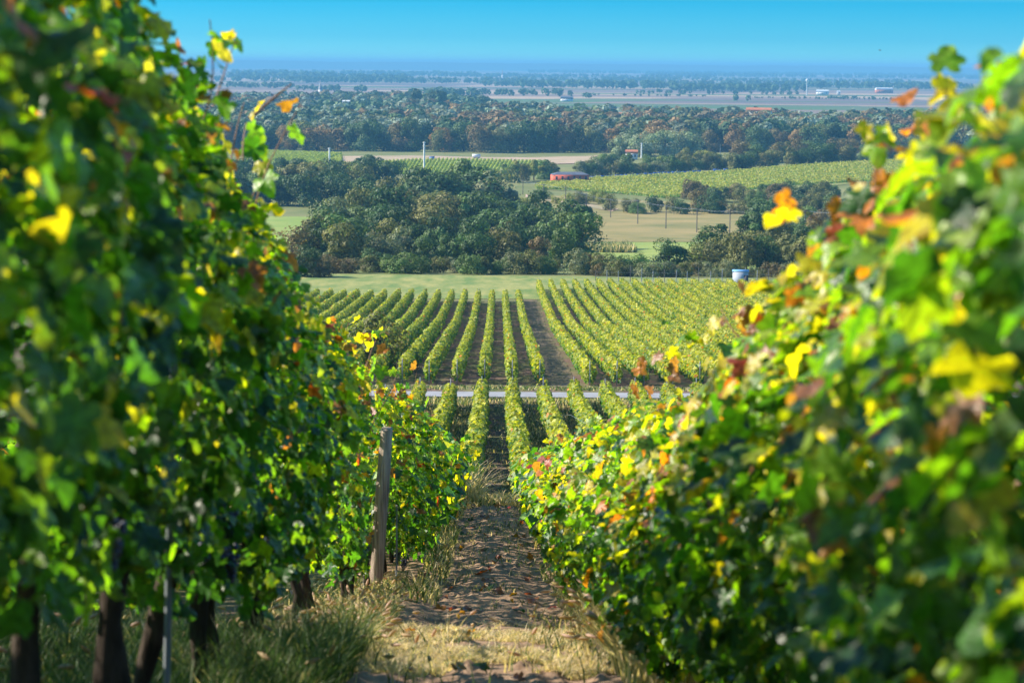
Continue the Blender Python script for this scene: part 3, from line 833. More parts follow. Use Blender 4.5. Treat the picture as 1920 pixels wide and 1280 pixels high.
def spread(p0, p1, n, d, h, jd=12, jh=0.15, jx=0.35):
    st = (p1 - p0) / max(n - 1, 1)
    return [(p0 + st * i + trng.uniform(-jx, jx) * st, d + trng.uniform(-jd, jd), h * trng.uniform(1 - jh, 1 + jh)) for i in range(n)]

def spread_g(p0, p1, n, h, jh=.2, jx=.35):
    out = []
    for i in range(n):
        t = (i + trng.uniform(-jx, jx)) / max(n - 1, 1)
        px_, py_ = p0[0] + t * (p1[0] - p0[0]), p0[1] + t * (p1[1] - p0[1])
        out.append((px_, at(px_, py_)[1], h * trng.uniform(1 - jh, 1 + jh)))
    return out

GREENS = ['dark green', 'deep green', 'deep green', 'mid green', 'olive']
MIXED = ['deep green', 'mid green', 'olive', 'brown-green', 'grey-green']
# copse in the middle, from its front edge back
belt('along the front of the middle copse', 'shrubs at the front of the middle copse', spread(600, 1185, 22, 421, 4.6, 4, .25), ['bush'], MIXED, 'shrub', 'shrub', 'shrub')
belt('low at the left corner of the meadow', 'shrubs at the left corner of the meadow', spread(470, 600, 6, 402, 5.2, 6, .2), ['bush', 'broad'], ['brown-green', 'deep green', 'grey-green'], 'shrub', 'shrub', 'bush')
belt('in the first tier of the middle copse', 'trees of the middle copse', spread(560, 1060, 11, 446, 8.2, 6, .14), ['broad', 'round', 'bush'], MIXED + ['dark green'])
belt('in the second tier of the middle copse', 'trees of the middle copse', spread(600, 1100, 10, 500, 10.8, 10, .14), ['broad', 'round'], GREENS)
belt('in the third tier of the middle copse', 'trees of the middle copse', spread(640, 1085, 9, 565, 12.5, 10, .14), ['broad', 'round'], GREENS + ['yellow-green'])
belt('in the fourth tier of the middle copse', 'trees of the middle copse', spread(690, 1000, 8, 640, 15, 12, .12), ['broad', 'round'], GREENS + ['mid green'])
belt('in the rear tier of the middle copse', 'trees of the middle copse', spread(700, 925, 7, 740, 18, 14, .14), ['round', 'broad'], GREENS + ['yellow-green', 'grey-green'])
tree('tree', 'grey-green tree at the left end of the middle copse beside the small field', 'tree', 'trees of the middle copse', ray(630, 400).x * 600, 600, 12.5, 'round', 'grey-green', 1.0)
tree('tree', 'tallest yellow-green tree rising over the middle copse below the white tank', 'tree', 'trees of the middle copse', ray(862, 400).x * 760, 760, 21.5, 'round', 'mid green', 1.0)
# dark wood on the left beyond the small field
belt('at the front of the dark left wood', 'trees of the dark left wood', spread(420, 680, 9, 835, 13, 10, .12), ['broad', 'round'], ['dark green', 'deep green'])
belt('in the middle of the dark left wood', 'trees of the dark left wood', spread(410, 680, 9, 900, 14, 12, .12), ['broad', 'round'], ['dark green', 'deep green', 'olive'])
belt('at the back of the dark left wood', 'trees of the dark left wood', spread(400, 740, 11, 985, 13, 12, .14), ['broad', 'round'], ['dark green', 'deep green', 'brown-green'])
# right of the middle
tree('tree', 'lone round dark tree at the edge of the pasture beyond the right vine block', 'tree', None, ray(1255, 480).x * 432, 432, 7.4, 'broad', 'dark green', 1.05)
belt('along the front of the right thicket', 'trees of the right thicket', spread(1320, 1640, 9, 446, 7.6, 8, .16), ['broad', 'bush'], ['olive', 'deep green', 'brown-green', 'olive'])
belt('in the second tier of the right thicket', 'trees of the right thicket', spread(1325, 1660, 9, 500, 9.6, 10, .15), ['broad', 'round'], ['olive', 'deep green', 'mid green', 'brown-green'])
belt('in the third tier of the right thicket', 'trees of the right thicket', spread(1400, 1680, 7, 575, 9.6, 10, .15), ['broad', 'round'], ['olive', 'deep green', 'mid green'])
tree('tree', 'big dark tree rising above the right thicket in front of the cables', 'tree', None, ray(1440, 400).x * 640, 640, 12.5, 'round', 'dark green', 1.05)
belt('in the scrub behind the right row ends', 'scrub behind the right vine block', spread(1120, 1600, 30, 415, 2.8, 5, .35), ['bush'], ['brown-green', 'grey-green', 'olive', 'grey-green'], 'shrub', 'shrub', 'shrub')
belt('in the hedge below the right slope vineyard', 'shrubs of the hedge below the right slope', spread(1150, 1640, 20, 800, 7.0, 14, .25), ['bush', 'broad'], ['olive', 'brown-green', 'mid green', 'dark green'], 'shrub', 'shrub', 'shrub')
belt('at the rear of the right slope hedge', 'shrubs of the hedge below the right slope', spread(1290, 1650, 14, 880, 8.0, 20, .25), ['bush', 'broad'], ['olive', 'brown-green', 'mid green', 'dark green'], 'shrub', 'shrub', 'shrub')
belt('in the thicket beyond the dry field', 'trees beyond the dry field', spread(1450, 1660, 8, 700, 8.0, 20, .2), ['broad', 'round'], ['olive', 'mid green', 'brown-green'])
belt('around the power line left of the dry field', 'shrubs left of the dry field', spread(960, 1130, 9, 870, 5.0, 20, .3), ['bush'], ['mid green', 'olive', 'yellow-green'], 'shrub', 'shrub', 'shrub')
# around the red building and behind the right slope
belt('near the red building', 'trees around the red building', spread_g((955, 342), (1045, 334), 9, 8.5, .25), ['round', 'tall'], ['yellow-green', 'mid green', 'olive'])
belt('in the gardens behind the red building', 'trees in the gardens', spread_g((1085, 331), (1390, 315), 24, 7.5, .3), ['round', 'broad', 'bush'], ['mid green', 'yellow-green', 'olive', 'mid green', 'grey-green'])
belt('at the back of the gardens', 'trees in the gardens', spread_g((1085, 322), (1430, 305), 22, 8.0, .3), ['round', 'broad', 'bush'], ['mid green', 'yellow-green', 'olive', 'deep green'])
belt('in the dark hedge above the right slope', 'trees above the right slope', spread_g((1372, 319), (1700, 297), 17, 9.5, .15), ['broad', 'round'], ['deep green', 'olive', 'dark green'])
belt('at the rear of the dark hilltop hedge', 'trees above the right slope', spread_g((1390, 309), (1700, 289), 13, 12, .15), ['broad', 'round'], ['deep green', 'olive', 'brown-green'])
belt('in the pale willow group before the forest', 'willows before the forest', spread(1158, 1288, 7, 1370, 17, 14, .1), ['broad'], ['silver-green'], 'willow', 'tree', 'willow')
belt('along the front edge of the far forest', 'trees on the forest edge', spread(400, 1720, 46, 1450, 18.5, 18, .16, .45), ['round', 'broad'], ['deep green', 'dark green', 'brown-green', 'rusty', 'deep green', 'olive'])
# dense bush between the near rows and the road
sx_, sy_ = at(712, 694)
tree('shrub', 'big rounded dark bush standing left of the rows by the road', 'shrub', None, sx_, sy_, 5.2, 'bush', 'olive', 0.92)

# ------------------------------------------------------------------ forest and far woods
def low_crown(seed, n, q):
    rng = np.random.default_rng(seed)
    d = norm(rng.normal(0, 1, (n, 3)) + np.array([0, 0, .45]))
    lob = 0.75 + 0.5 * fbm(d[:, 0] * 2.2 + 5, d[:, 1] * 2.2 + d[:, 2] * 1.7, seed, 3)
    P = np.array([0, 0, .58]) + d * lob[:, None] * np.array([.36, .36, .40]); P[:, 2] = np.maximum(P[:, 2], 0.05)
    g = Geo(); scatter(g, P, d + rng.normal(0, .4, (n, 3)), rng.normal(0, 1, (n, 3)), q * rng.uniform(.6, 1.4, n), *LEAF_C, np.ones((n, 3)) * rng.uniform(.7, 1.3, (n, 1)))
    return g.v[0], g.f[0], g.c[0]

def wood(name, label, cat, pts, hs, cols, crowns):
    G = Geo(); rng = np.random.default_rng(77)
    which = rng.integers(0, len(crowns), len(pts))
    for q, (V, F, c) in enumerate(crowns):
        m = np.where(which == q)[0]
        if not len(m): continue
        s = hs[m][:, None, None] * np.stack([np.ones(len(m)), np.ones(len(m)), np.ones(len(m))], -1)[:, None]
        a = rng.uniform(0, 6.28, len(m)); ca, sa = np.cos(a)[:, None], np.sin(a)[:, None]
        Vr = np.stack([V[None, :, 0] * ca - V[None, :, 1] * sa, V[None, :, 0] * sa + V[None, :, 1] * ca, np.repeat(V[None, :, 2], len(m), 0)], -1)
        W = Vr * s + pts[m][:, None]
        Fq = F[None] + (np.arange(len(m)) * len(V))[:, None, None]
        G.add(W.reshape(-1, 3), Fq.reshape(-1, F.shape[1]), (c[None] * cols[m][:, None]).reshape(-1, 3))
    return tag(obj(name, G, M_wood_far), label, cat, kind='stuff')

frng = np.random.default_rng(9)
FC = np.array([TC['dark green'], TC['deep green'], TC['deep green'], TC['mid green'], TC['olive'], TC['brown-green'], TC['rusty'], TC['grey-green'], TC['silver-green']])
def forest_pts(y0, y1, spacing, pxl, pxr, jitter=0.5):
    P = []
    y = y0
    while y < y1:
        xl = ray(pxl, 250).x * y; xr = ray(pxr, 250).x * y
        x = np.arange(xl, xr, spacing) + frng.uniform(-jitter, jitter, len(np.arange(xl, xr, spacing))) * spacing
        P.append(np.stack([x, y + frng.uniform(-jitter, jitter, len(x)) * spacing], -1)); y += spacing
    return np.concatenate(P)
def forest_cols(P, sc_=160.0):
    n = len(P)
    k = np.clip((fbm(P[:, 0] / sc_, P[:, 1] / sc_, 12, 3) * 1.5 - 0.25 + frng.normal(0, .22, n)) * len(FC), 0, len(FC) - 1).astype(int)
    perm = np.array([0, 3, 1, 8, 2, 7, 4, 5, 6])
    return FC[perm[k]] * frng.uniform(.8, 1.25, (n, 1))
P = forest_pts(1480, 1850, 13.5, 60, 2080)
hs = frng.uniform(14, 21, len(P)); hs *= 0.8 + 0.4 * fbm(P[:, 0] / 60, P[:, 1] / 60, 3)
wood('forest', 'dense mixed forest of green and rusty crowns below the plain', 'forest', np.column_stack([P, zt(P[:, 0], P[:, 1])]), hs, forest_cols(P), [low_crown(i, 170, .13) for i in range(5)])
P = forest_pts(1850, 3050, 17, 40, 2100)
far_lim = np.interp(P[:, 0], [-150, -60, 20, 120], [2950, 2900, 2250, 2100]) + 200 * (fbm(P[:, 0] / 120, 0.5, 8, 3) - .5)
P = P[P[:, 1] < far_lim]
hs = frng.uniform(13, 21, len(P)) * (0.8 + 0.4 * fbm(P[:, 0] / 90, P[:, 1] / 90, 3))
wood('forest', 'bluish rear forest canopy reaching to the first fields of the plain', 'forest', np.column_stack([P, zt(P[:, 0], P[:, 1])]), hs, forest_cols(P), [low_crown(20 + i, 75, .2) for i in range(5)])

# belts of woodland across the plain: (px centre, px half width, px y, depth m, height, depth spread)
P, H = [], []
def far_belt(px0, px1, py, spread_y, h, spacing):
    x0, y0 = at(px0, py, 100); x1, y1 = at(px1, py, 100)
    d = 0.5 * (y0 + y1)
    n = int(abs(x1 - x0) / spacing * max(1, spread_y / spacing / 2.5))
    x = frng.uniform(x0, x1, n); y = d + frng.uniform(-.5, .5, n) * spread_y + (x - x0) / (x1 - x0 + 1e-6) * (y1 - y0) * 0.0
    k = vnoise(x / (spacing * 9), y / (spacing * 9), 44) > 0.25
    P.append(np.stack([x, y], -1)[k]); H.append(h * frng.uniform(.75, 1.2, k.sum()))
for a in [(540, 1000, 156, 300, 16, 20), (420, 640, 148, 500, 22, 26), (640, 760, 152, 400, 20, 22), (560, 690, 172, 150, 12, 18), (620, 650, 186, 60, 12, 14), (760, 900, 186, 160, 16, 16), (820, 1090, 180, 120, 12, 18),
          (900, 1060, 162, 300, 14, 20), (960, 1260, 166, 200, 18, 18), (1080, 1270, 160, 200, 14, 20), (1270, 1500, 172, 250, 16, 16), (1190, 1300, 177, 60, 9, 14), (1320, 1490, 178, 50, 8, 12), (1280, 1540, 162, 300, 15, 22), (1500, 1780, 167, 250, 18, 20),
          (1060, 1110, 185, 60, 9, 12), (1370, 1400, 190, 40, 10, 10), (1420, 1660, 186, 90, 4, 12), (1560, 1700, 187, 60, 6, 10), (1100, 1330, 181, 40, 5, 12), (380, 560, 165, 200, 12, 18),
          (380, 900, 141, 900, 20, 42), (700, 1300, 146, 900, 16, 42), (1000, 1700, 141, 1000, 20, 44), (1250, 1900, 147, 700, 18, 36), (380, 1900, 135, 1500, 22, 70), (380, 1900, 130, 2000, 24, 90), (900, 1250, 152, 500, 14, 34), (1150, 1650, 154, 500, 14, 34), (330, 700, 154, 600, 15, 36)]:
    far_belt(*a)
P = np.concatenate(P); H = np.concatenate(H)
wood('far_woods', 'belts of bluish woodland scattered over the hazy plain', 'woodland', np.column_stack([P, zt(P[:, 0], P[:, 1])]), H, np.repeat(FC[[1]], len(P), 0) * frng.uniform(.8, 1.4, (len(P), 1)), [low_crown(40 + i, 36, .30) for i in range(4)])
# slim poplars over the rear of the forest
for i, px_ in enumerate((776, 782, 800, 806, 812, 817, 823, 830)):
    y = 2350 + trng.uniform(-30, 30)
    tree('poplar', 'slim dark poplar over the hazy forest, %s from the left in its line' % ordinal(i), 'tree', 'poplars over the forest', ray(px_, 190).x * y, y, trng.uniform(26, 34), 'tall', 'dark green', 0.8)

# ------------------------------------------------------------------ grass
def blades(rng, P, h, width, lean, cols):
    """three-segment bent blades"""
    n = len(P); a = rng.uniform(0, 2 * np.pi, n)
    d = np.stack([np.cos(a), np.sin(a), np.zeros(n)], -1); sd = np.stack([-np.sin(a), np.cos(a), np.zeros(n)], -1)
    rr = rng.uniform(0, 6.28, n); sd = np.stack([np.cos(rr), np.sin(rr), np.zeros(n)], -1)
    t = np.array([0, .4, .75, 1.0]); wv = np.array([1, .8, .45, 0.05])
    le = lean * rng.uniform(.3, 1.2, n)
    V = []
    for q in range(4):
        c = P + d * (le * h * t[q] ** 2)[:, None]; c[:, 2] += h * (t[q] - 0.35 * np.minimum(le, 1.2) * t[q] ** 2)
        V.append(c - sd * (width * wv[q])[:, None]); V.append(c + sd * (width * wv[q])[:, None])
    V = np.stack(V, 1); off = (np.arange(n) * 8)[:, None, None]
    F = np.array([(0, 1, 3, 2), (2, 3, 5, 4), (4, 5, 7, 6)])[None] + off
    g = Geo(); g.add(V.reshape(-1, 3), F.reshape(-1, 4), np.repeat(cols, 8, 0))
    tip = V[:, 6:8].mean(1); tdir = tip - V[:, 4:6].mean(1)
    return g, tip, norm(tdir)

STRAW = np.array([(.66, .52, .31), (.58, .45, .25), (.72, .60, .40), (.42, .38, .16)])
GRN = np.array([(.055, .11, .03), (.075, .14, .035), (.12, .145, .05), (.04, .085, .02)])
def patch(g, heads, rng, x0, x1, y0, y1, n, h, straw, lean=.6, width=.004, clump=0.5, head_p=0.0, thr=0.0):
    x = rng.uniform(x0, x1, n); y = rng.uniform(y0, y1, n)
    k = fbm(x * 2.2, y * 1.3, int(n) % 71, 3) > thr
    x, y = x[k], y[k]; n = len(x)
    z = np.where((np.abs(x) < 1.28) & (y > 7.6) & (y < 45.9), soil_z(x, y), zt(x, y)) - 0.004
    P = np.stack([x, y, z], -1)
    hh = h * rng.uniform(.45, 1.2, n) * (0.6 + 0.8 * fbm(x * 1.7, y * 1.1, 6, 2))
    s = rng.random(n) < straw
    c = np.where(s[:, None], STRAW[rng.integers(0, 4, n)], GRN[rng.integers(0, 4, n)]) * rng.uniform(.75, 1.2, (n, 1))
    b, tip, td = blades(rng, P, hh, width * rng.uniform(.6, 1.4, n), lean, c)
    g.merge(b)
    m = rng.random(n) < head_p
    if m.any():
        # bristly seed heads of foxtail at the blade tips
        k = m.sum(); L_ = rng.uniform(.05, .085, k)
        d = norm(td[m] + np.array([0, 0, -.25])); ref = norm(np.cross(d, rng.normal(0, 1, (k, 3)))); o2 = np.cross(d, ref)
        rings = [(0, .002), (.15, .008), (.45, .011), (.8, .008), (1.0, .001)]
        V = []
        for t, r in rings:
            for a in np.linspace(0, 6.283, 6)[:-1]:
                V.append(tip[m] + d * (L_ * t)[:, None] + (ref * math.cos(a) + o2 * math.sin(a)) * r)
        V = np.stack(V, 1)
        F = [(i * 5 + j, i * 5 + (j + 1) % 5, (i + 1) * 5 + (j + 1) % 5, (i + 1) * 5 + j) for i in range(4) for j in range(5)]
        F = np.array(F)[None] + (np.arange(k) * 25)[:, None, None]
        hc = np.array([(.52, .38, .24), (.46, .36, .16), (.50, .34, .26)])[rng.integers(0, 3, k)]
        heads.add(V.reshape(-1, 3), F.reshape(-1, 4), np.repeat(hc, 25, 0))

rg = np.random.default_rng(3)
g = Geo(); hd = g
patch(g, hd, rg, -4.2, -.70, 7.0, 11.6, 34000, .42, .05, .8, .0026, head_p=.004)
patch(g, hd, rg, -4.2, -.70, 11.4, 15.0, 14000, .16, .25, .9, .0026, head_p=.01)
patch(g, hd, rg, -1.9, -.80, 13.0, 20.0, 4200, .13, .5, .9, .004, head_p=.05, thr=.3)
patch(g, hd, rg, -1.35, -.72, 11.6, 15.2, 2600, .20, .85, 1.0, .0035, head_p=.14, thr=.3)
tag(obj('verge_grass', g, M_grass), 'tall seeding grass under the left vine row and around the wooden post', 'grass', kind='stuff')
g = Geo()
patch(g, g, rg, -.85, 1.0, 10.5, 14.2, 30000, .06, .90, 1.5, .0035, thr=.44)
patch(g, g, rg, -.85, 1.0, 9.5, 14.0, 700, .20, .55, .6, .004, head_p=.15, thr=.45)
tag(obj('straw_grass', g, M_grass), 'short sunlit straw and weeds across the near end of the dirt alley', 'grass', kind='stuff')
g = Geo()
patch(g, g, rg, .62, 1.5, 9.5, 15.5, 7500, .34, .8, .8, .004, head_p=.07)
patch(g, g, rg, .52, .8, 12.0, 20.0, 900, .2, .7, .8, .0035, head_p=.08)
tag(obj('foot_grass', g, M_grass), 'dry grass at the foot of the right vine row', 'grass', kind='stuff')
g = Geo()
patch(g, g, rg, -.75, -.48, 17, 44, 2600, .22, .5, .7, .006, head_p=.02, thr=.47)
patch(g, g, rg, .46, .75, 20, 44, 1600, .18, .5, .7, .006, thr=.48)
patch(g, g, rg, -.6, .6, 13.5, 34, 4500, .08, .35, .9, .004, thr=.52)
patch(g, g, rg, -.62, -.30, 33.0, 35.5, 500, .7, .95, .8, .010, head_p=.05)
patch(g, g, rg, -.55, .7, 32.5, 37, 2200, .2, .85, .8, .010)
tag(obj('alley_grass', g, M_grass), 'grass tufts along both edges of the alley and on its crest', 'grass', kind='stuff')
g = Geo()
for k in range(-5, 7):
    xa = 1.05 + 2.1 * (k - 1)
    if k == 0:
        patch(g, g, rg, xa + .35, xa + 1.75, 50, 147, 2500, .22, .55, .8, .02, thr=.45)
        continue
    patch(g, g, rg, xa + .1, xa + 2.0, 70, 147, 5200, .42, .45, .6, .025, thr=.30)
patch(g, g, rg, -24, 30, 153.2, 157.0, 4500, .22, .25, .6, .04)
patch(g, g, rg, -24, 30, 144.5, 148.0, 4500, .25, .25, .6, .04)
tag(obj('slope_grass', g, M_grass), 'rough grass between the rows above the road and on its verges', 'grass', kind='stuff')
g = Geo()
px_ = [at(1065, 470), at(1180, 466)]
patch(g, g, rg, px_[0][0], px_[1][0], px_[0][1] - 14, px_[0][1] + 10, 5000, 2.2, .40, .3, .10)
tag(obj('reeds', g, M_grass), 'pale reed bed at the edge of the pasture right of the middle copse', 'reeds', kind='stuff')

# fallen leaves and clods on the soil
g = Geo()
n = 120
x = rg.uniform(-.8, .8, n); y = rg.uniform(9.5, 40, n)
cols = PAL[[6, 6, 6, 5, 0]][rg.integers(0, 5, n)] * rg.uniform(.6, 1.1, (n, 1))
add_leaves(g, rg, (np.stack([x, y, soil_z(x, y) + .02], -1), rg.normal(0, .35, (n, 3)) + np.array([0, 0, 1.0]), rg.normal(0, 1, (n, 3)), rg.uniform(.05, .1, n), cols), 0)
tag(obj('fallen_leaves', g, M_leaf), 'curled fallen vine leaves on the soil of the alley', 'leaves', kind='stuff')

# ------------------------------------------------------------------ posts, poles, buildings
pz = float(zt(-1.07, 19.3))
root = empty('wooden_post', (-1.115, 19.3, pz)); tag(root, 'weathered square wooden post with a looped wire at the left edge of the dirt alley', 'post')
g = Geo()
s0, s1 = .062, .052
lx = .115
prof = [(-0.3, s0), (1.0, s0 * .97), (1.50, s1), (1.525, s1 - .006)]
V = []
for z, s in prof:
    ox = lx * z / 1.5 * .9
    V += [(-s + ox, -s, z), (s + ox, -s, z), (s + ox, s, z), (-s + ox, s, z)]
F = [(i * 4 + j, i * 4 + (j + 1) % 4, i * 4 + 4 + (j + 1) % 4, i * 4 + 4 + j) for i in range(3) for j in range(4)] + [(12, 13, 14, 15)]
g.add(V, F); obj('shaft', g, M_postwood, root)
g = Geo()
tube(g, [(-.07, -.06, 1.12), (-.0, -.058, .98), (.04, -.06, 1.1), (.085, -.055, 1.3), (.1, 0, 1.38)], .0025, 5)
tube(g, [(-.06, -.07, 1.48), (-.045, -.062, 1.2), (-.07, -.06, .8), (-.09, -.05, .3), (-.11, -.05, 0)], .003, 5)
obj('wire', g, M_steel, root)
g = Geo(); tube(g, [(.09, .25, -.1), (.09, .25, .75)], .009, 6)
o = tag(obj('steel_stake', g, M_steel, loc=(-1.02, 19.3, pz)), 'thin steel stake beside the weathered wooden post', 'stake')
# thin pale stakes in the left row seen under the leaves
for i, (y, tilt) in enumerate(((6.35, .05),)):
    g = Geo(); tube(g, [(0, 0, -.1), (tilt, 0, 1.5)], .012, 6)
    tag(obj('vine_stake', g, M_steel, loc=(XL + .14, y, float(zt(XL + .14, y)))), 'thin steel stake among the trunks of the left vine row', 'stake')

def pole(name, label, cat, group, px_, py_top, d, h, r, mat, arm=0.0, caps=0):
    x = ray(px_, 400).x * d; z = float(zt(x, d))
    if py_top is not None: h = ray(px_, py_top).z * d - z
    root = empty(name, (x, d, z)); tag(root, label, cat, group)
    g = Geo(); tube(g, [(0, 0, -.3), (0, 0, h)], [r, r * .75], 8); obj('shaft', g, mat, root, smooth=True)
    if arm:
        g = Geo(); box(g, -arm, arm, -.07, .07, h - .35, h - .2); obj('crossarm', g, mat, root)
    for k in range(caps):
        g = Geo(); box(g, -.9 + .25 * k, .9 - .25 * k, -.12, .12, h - .6 - 1.5 * k, h - .3 - 1.5 * k); obj('insulator_arm', g, mat, root)
    return np.array([x, d, z + h])
M_polewood = simple_mat('dark_pole_wood', (.08, .075, .07), .9, .1, (3.0, (.14, .13, .12), (1, 1, .2)))
M_concrete = simple_mat('pale_concrete', (.68, .68, .66), .8, .2, (.5, (.58, .58, .58)))
tops = []
line = [(980, 337, 365), (1019, 345, 376), (1060, 350, 388), (1099, 363, 399), (1145, 373, 409), (1196, 374, 421), (1249, 384, 430), (1307, 390, 437), (1369, 394, 446), (1438, 394, 450), (1510, 394, 456), (1592, 395, 462)]
for i, (px_, yt_, yb_) in enumerate(line):
    x, d = at(px_, yb_)
    tops.append(pole('utility_pole', 'dark wooden utility pole with a crossarm by the dry field, %s from the left' % ordinal(i), 'utility pole', 'utility poles across the dry field', px_, yt_, d, 8, .17, M_polewood, 1.1))
for s, lab in ((-0.95, 'nearer'), (0.95, 'farther')):
    g = Geo()
    for a, b in zip(tops[:-1], tops[1:]):
        t = np.linspace(0, 1, 7)[:, None]; P = a + t * (b - a); P[:, 2] -= 4 * .5 * (t * (1 - t))[:, 0] + .2; P[:, 0] += s; 
        tube(g, P, .022, 4, cap=False)
    tag(obj('power_cable', g, M_steel), '%s sagging cable strung along the wooden utility poles' % lab, 'cable', 'cables on the utility poles')
for i, (px_, yt_, d) in enumerate(((618, 277, 1150), (795, 266, 1130), (1201, 268, 1340))):
    pole('pylon', ['slim white pylon beside the far left vineyard', 'taller white pylon in front of the bare earth strip', 'white pylon in front of the pale willows'][i], 'pylon', 'white pylons', px_, yt_, d, 12, .55 if i < 2 else .5, M_concrete, 0, 3)
for i, (px_, yt_, d, lab) in enumerate(((1227, 279, 1300, 'thin dark pole right of the white pylon by the willows'), (1348, 271, 1320, 'thin pale pole at the right end of the gardens'), (1457, 262, 1500, 'thin pole among the forest edge above the dark hedge'), (980, 306, 1080, 'thin pale pole left of the red building'))):
    pole('slim_pole', lab, 'pole', None, px_, yt_, d, 9, .16, M_steel if i else M_polewood)

def hut(px_, py_, w, dep, h, name, label, wall, roof, rz=0.0, win=0, pitch=.25, over=.3, door=True, cat='building', trim=None, flat=False):
    x, d = at(px_, py_)
    root = empty(name, (x, d, float(zt(x, d))), rz); tag(root, label, cat)
    g = Geo(); box(g, -w / 2, w / 2, -dep / 2, dep / 2, -.3, h); obj('wall', g, wall, root)
    g = Geo(); rh = w * 0 + dep * pitch
    if flat:
        box(g, -w / 2 - over, w / 2 + over, -dep / 2 - over, dep / 2 + over, h + .003, h + .22)
    else:
        a, b = w / 2 + over, dep / 2 + over
        V = [(-a, -b, h - .1), (a, -b, h - .1), (a, b, h - .1), (-a, b, h - .1), (-a + min(a * .35, b), 0, h + rh), (a - min(a * .35, b), 0, h + rh)]
        g.add(V, [(0, 1, 5, 4), (2, 3, 4, 5)]); g.add(V, [(1, 2, 5), (3, 0, 4)]); g.add(V, [(3, 2, 1, 0)])
    obj('roof', g, roof, root)
    for k in range(win):
        cx = -w / 2 + (k + .5) * w / win
        g = Geo(); box(g, cx - .5, cx + .5, -dep / 2 - .04, -dep / 2 + .05, h * .4, h * .8); obj('window', g, M_glass, root)
    if door:
        g = Geo(); box(g, w * .22, w * .22 + min(1.0, w * .28), -dep / 2 - .05, -dep / 2 + .05, -.05, h * .8); obj('door', g, M_doorc, root)
    return root
M_glass = simple_mat('dark_window', (.05, .06, .07), .15, .5)
M_doorc = simple_mat('dark_door', (.05, .05, .06), .7, .2, (2., (.08, .08, .09)))
M_redwall = simple_mat('red_render', (.58, .14, .085), .85, .2, (.4, (.46, .11, .07)))
M_slate = simple_mat('dark_roof', (.07, .08, .11), .7, .3, (.6, (.10, .11, .14)))
M_tile = simple_mat('clay_tiles', (.45, .17, .09), .85, .2, (.5, (.35, .13, .07)))
M_bluewall = simple_mat('pale_blue_panel', (.30, .34, .40), .6, .3, (.6, (.37, .41, .46)))
M_bluetrim = simple_mat('blue_roof_panel', (.12, .30, .55), .5, .4, (.8, (.16, .34, .58)))
M_tarp = simple_mat('blue_tarp', (.05, .13, .38), .6, .3, (.2, (.08, .17, .45)))
rb = hut(1068, 342, 17.5, 7, 3.9, 'farm_building', 'long red farm building with a dark hipped roof beyond the slope vineyard', M_redwall, M_slate, .2, 6, .17)
hut(1388, 537, 2.8, 2.2, 2.7, 'shed', 'small pale blue shed at the far end of the right vine rows', M_bluewall, M_bluetrim, -.12, 0, flat=True, over=.08, cat='shed')
hut(1092, 247 + 10, 20, 12, 6, 'house', 'low white house glimpsed in the forest', M_white, M_tile, .1, 4) if False else None
def far_house(px_, d, w, dep, h, label, wall, roof, lift=0.0):
    x = ray(px_, 250).x * d
    root = empty('house', (x, d, float(zt(x, d)) + 0.0), trng.uniform(-.3, .3)); tag(root, label, 'house')
    g = Geo(); box(g, -w / 2, w / 2, -dep / 2, dep / 2, -.3, h); obj('wall', g, wall, root)
    g = Geo(); a, b = w / 2 + .4, dep / 2 + .4
    V = [(-a, -b, h - .05), (a, -b, h - .05), (a, b, h - .05), (-a, b, h - .05), (-a, 0, h + dep * .35), (a, 0, h + dep * .35)]
    g.add(V, [(0, 1, 5, 4), (2, 3, 4, 5), (3, 2, 1, 0)]); g.add(V, [(1, 2, 5), (3, 0, 4)]); obj('roof', g, roof, root)
    for k in range(3):
        cx = -w / 2 + (k + .5) * w / 3
        g = Geo(); box(g, cx - .6, cx + .6, -dep / 2 - .05, -dep / 2 + .05, h * .45, h * .8); obj('window', g, M_glass, root)
far_house(1422, 1900, 22, 10, 20, 'tall house with a clay roof half sunk in the right of the forest', M_white, M_tile)
far_house(1170, 1850, 24, 12, 15, 'wide low house with a clay roof in the forest above the willows', M_tile, M_tile)
far_house(650, 2250, 8, 6, 18.5, 'white flat house at the rear of the forest below the church', M_white, M_white)
far_house(1540, 4600, 26, 14, 6, 'white farm with a pale roof on the hazy plain at right', M_white, M_white)
far_house(1570, 4650, 7, 7, 6, 'small white gabled house right of the white farm on the plain', M_white, M_white)
far_house(1655, 5000, 40, 14, 8, 'long low pinkish barn at the right end of the plain', M_tile, M_white)
far_house(1062, 3500, 20, 12, 4, 'long grey farm shed on the plain above the forest', M_concrete, M_slate)
far_house(1185, 1310, 7, 6, 4, 'small cottage with an orange roof beside the white pylon and the willows', M_white, M_tile)

def church(px_, d, h, label):
    x = ray(px_, 200).x * d; root = empty('church', (x, d, float(zt(x, d)))); tag(root, label, 'church')
    g = Geo(); box(g, -2.5, 2.5, -2.5, 2.5, 0, h * .6); obj('tower', g, M_white, root)
    g = Geo(); s = 2.6; z0 = h * .6; V = [(-s, -s, z0), (s, -s, z0), (s, s, z0), (-s, s, z0), (0, 0, h)]
    g.add(V, [(0, 1, 4), (1, 2, 4), (2, 3, 4), (3, 0, 4)]); obj('spire', g, M_steel, root)
    g = Geo(); box(g, 2.6, 20, -5, 5, 0, h * .25); obj('nave', g, M_white, root)
church(600.5, 3000, 36, 'white church with a pointed spire over the left of the forest')
church(941.5, 6500, 44, 'tiny pale church spire on the hazy plain near the middle')
x = ray(1512, 200).x * 4500; root = empty('water_tower', (x, 4500, -60)); tag(root, 'slender white water tower with a round tank on the plain', 'water tower')
g = Geo(); tube(g, [(0, 0, 0), (0, 0, 28)], [1.2, .9], 8); obj('shaft', g, M_white, root)
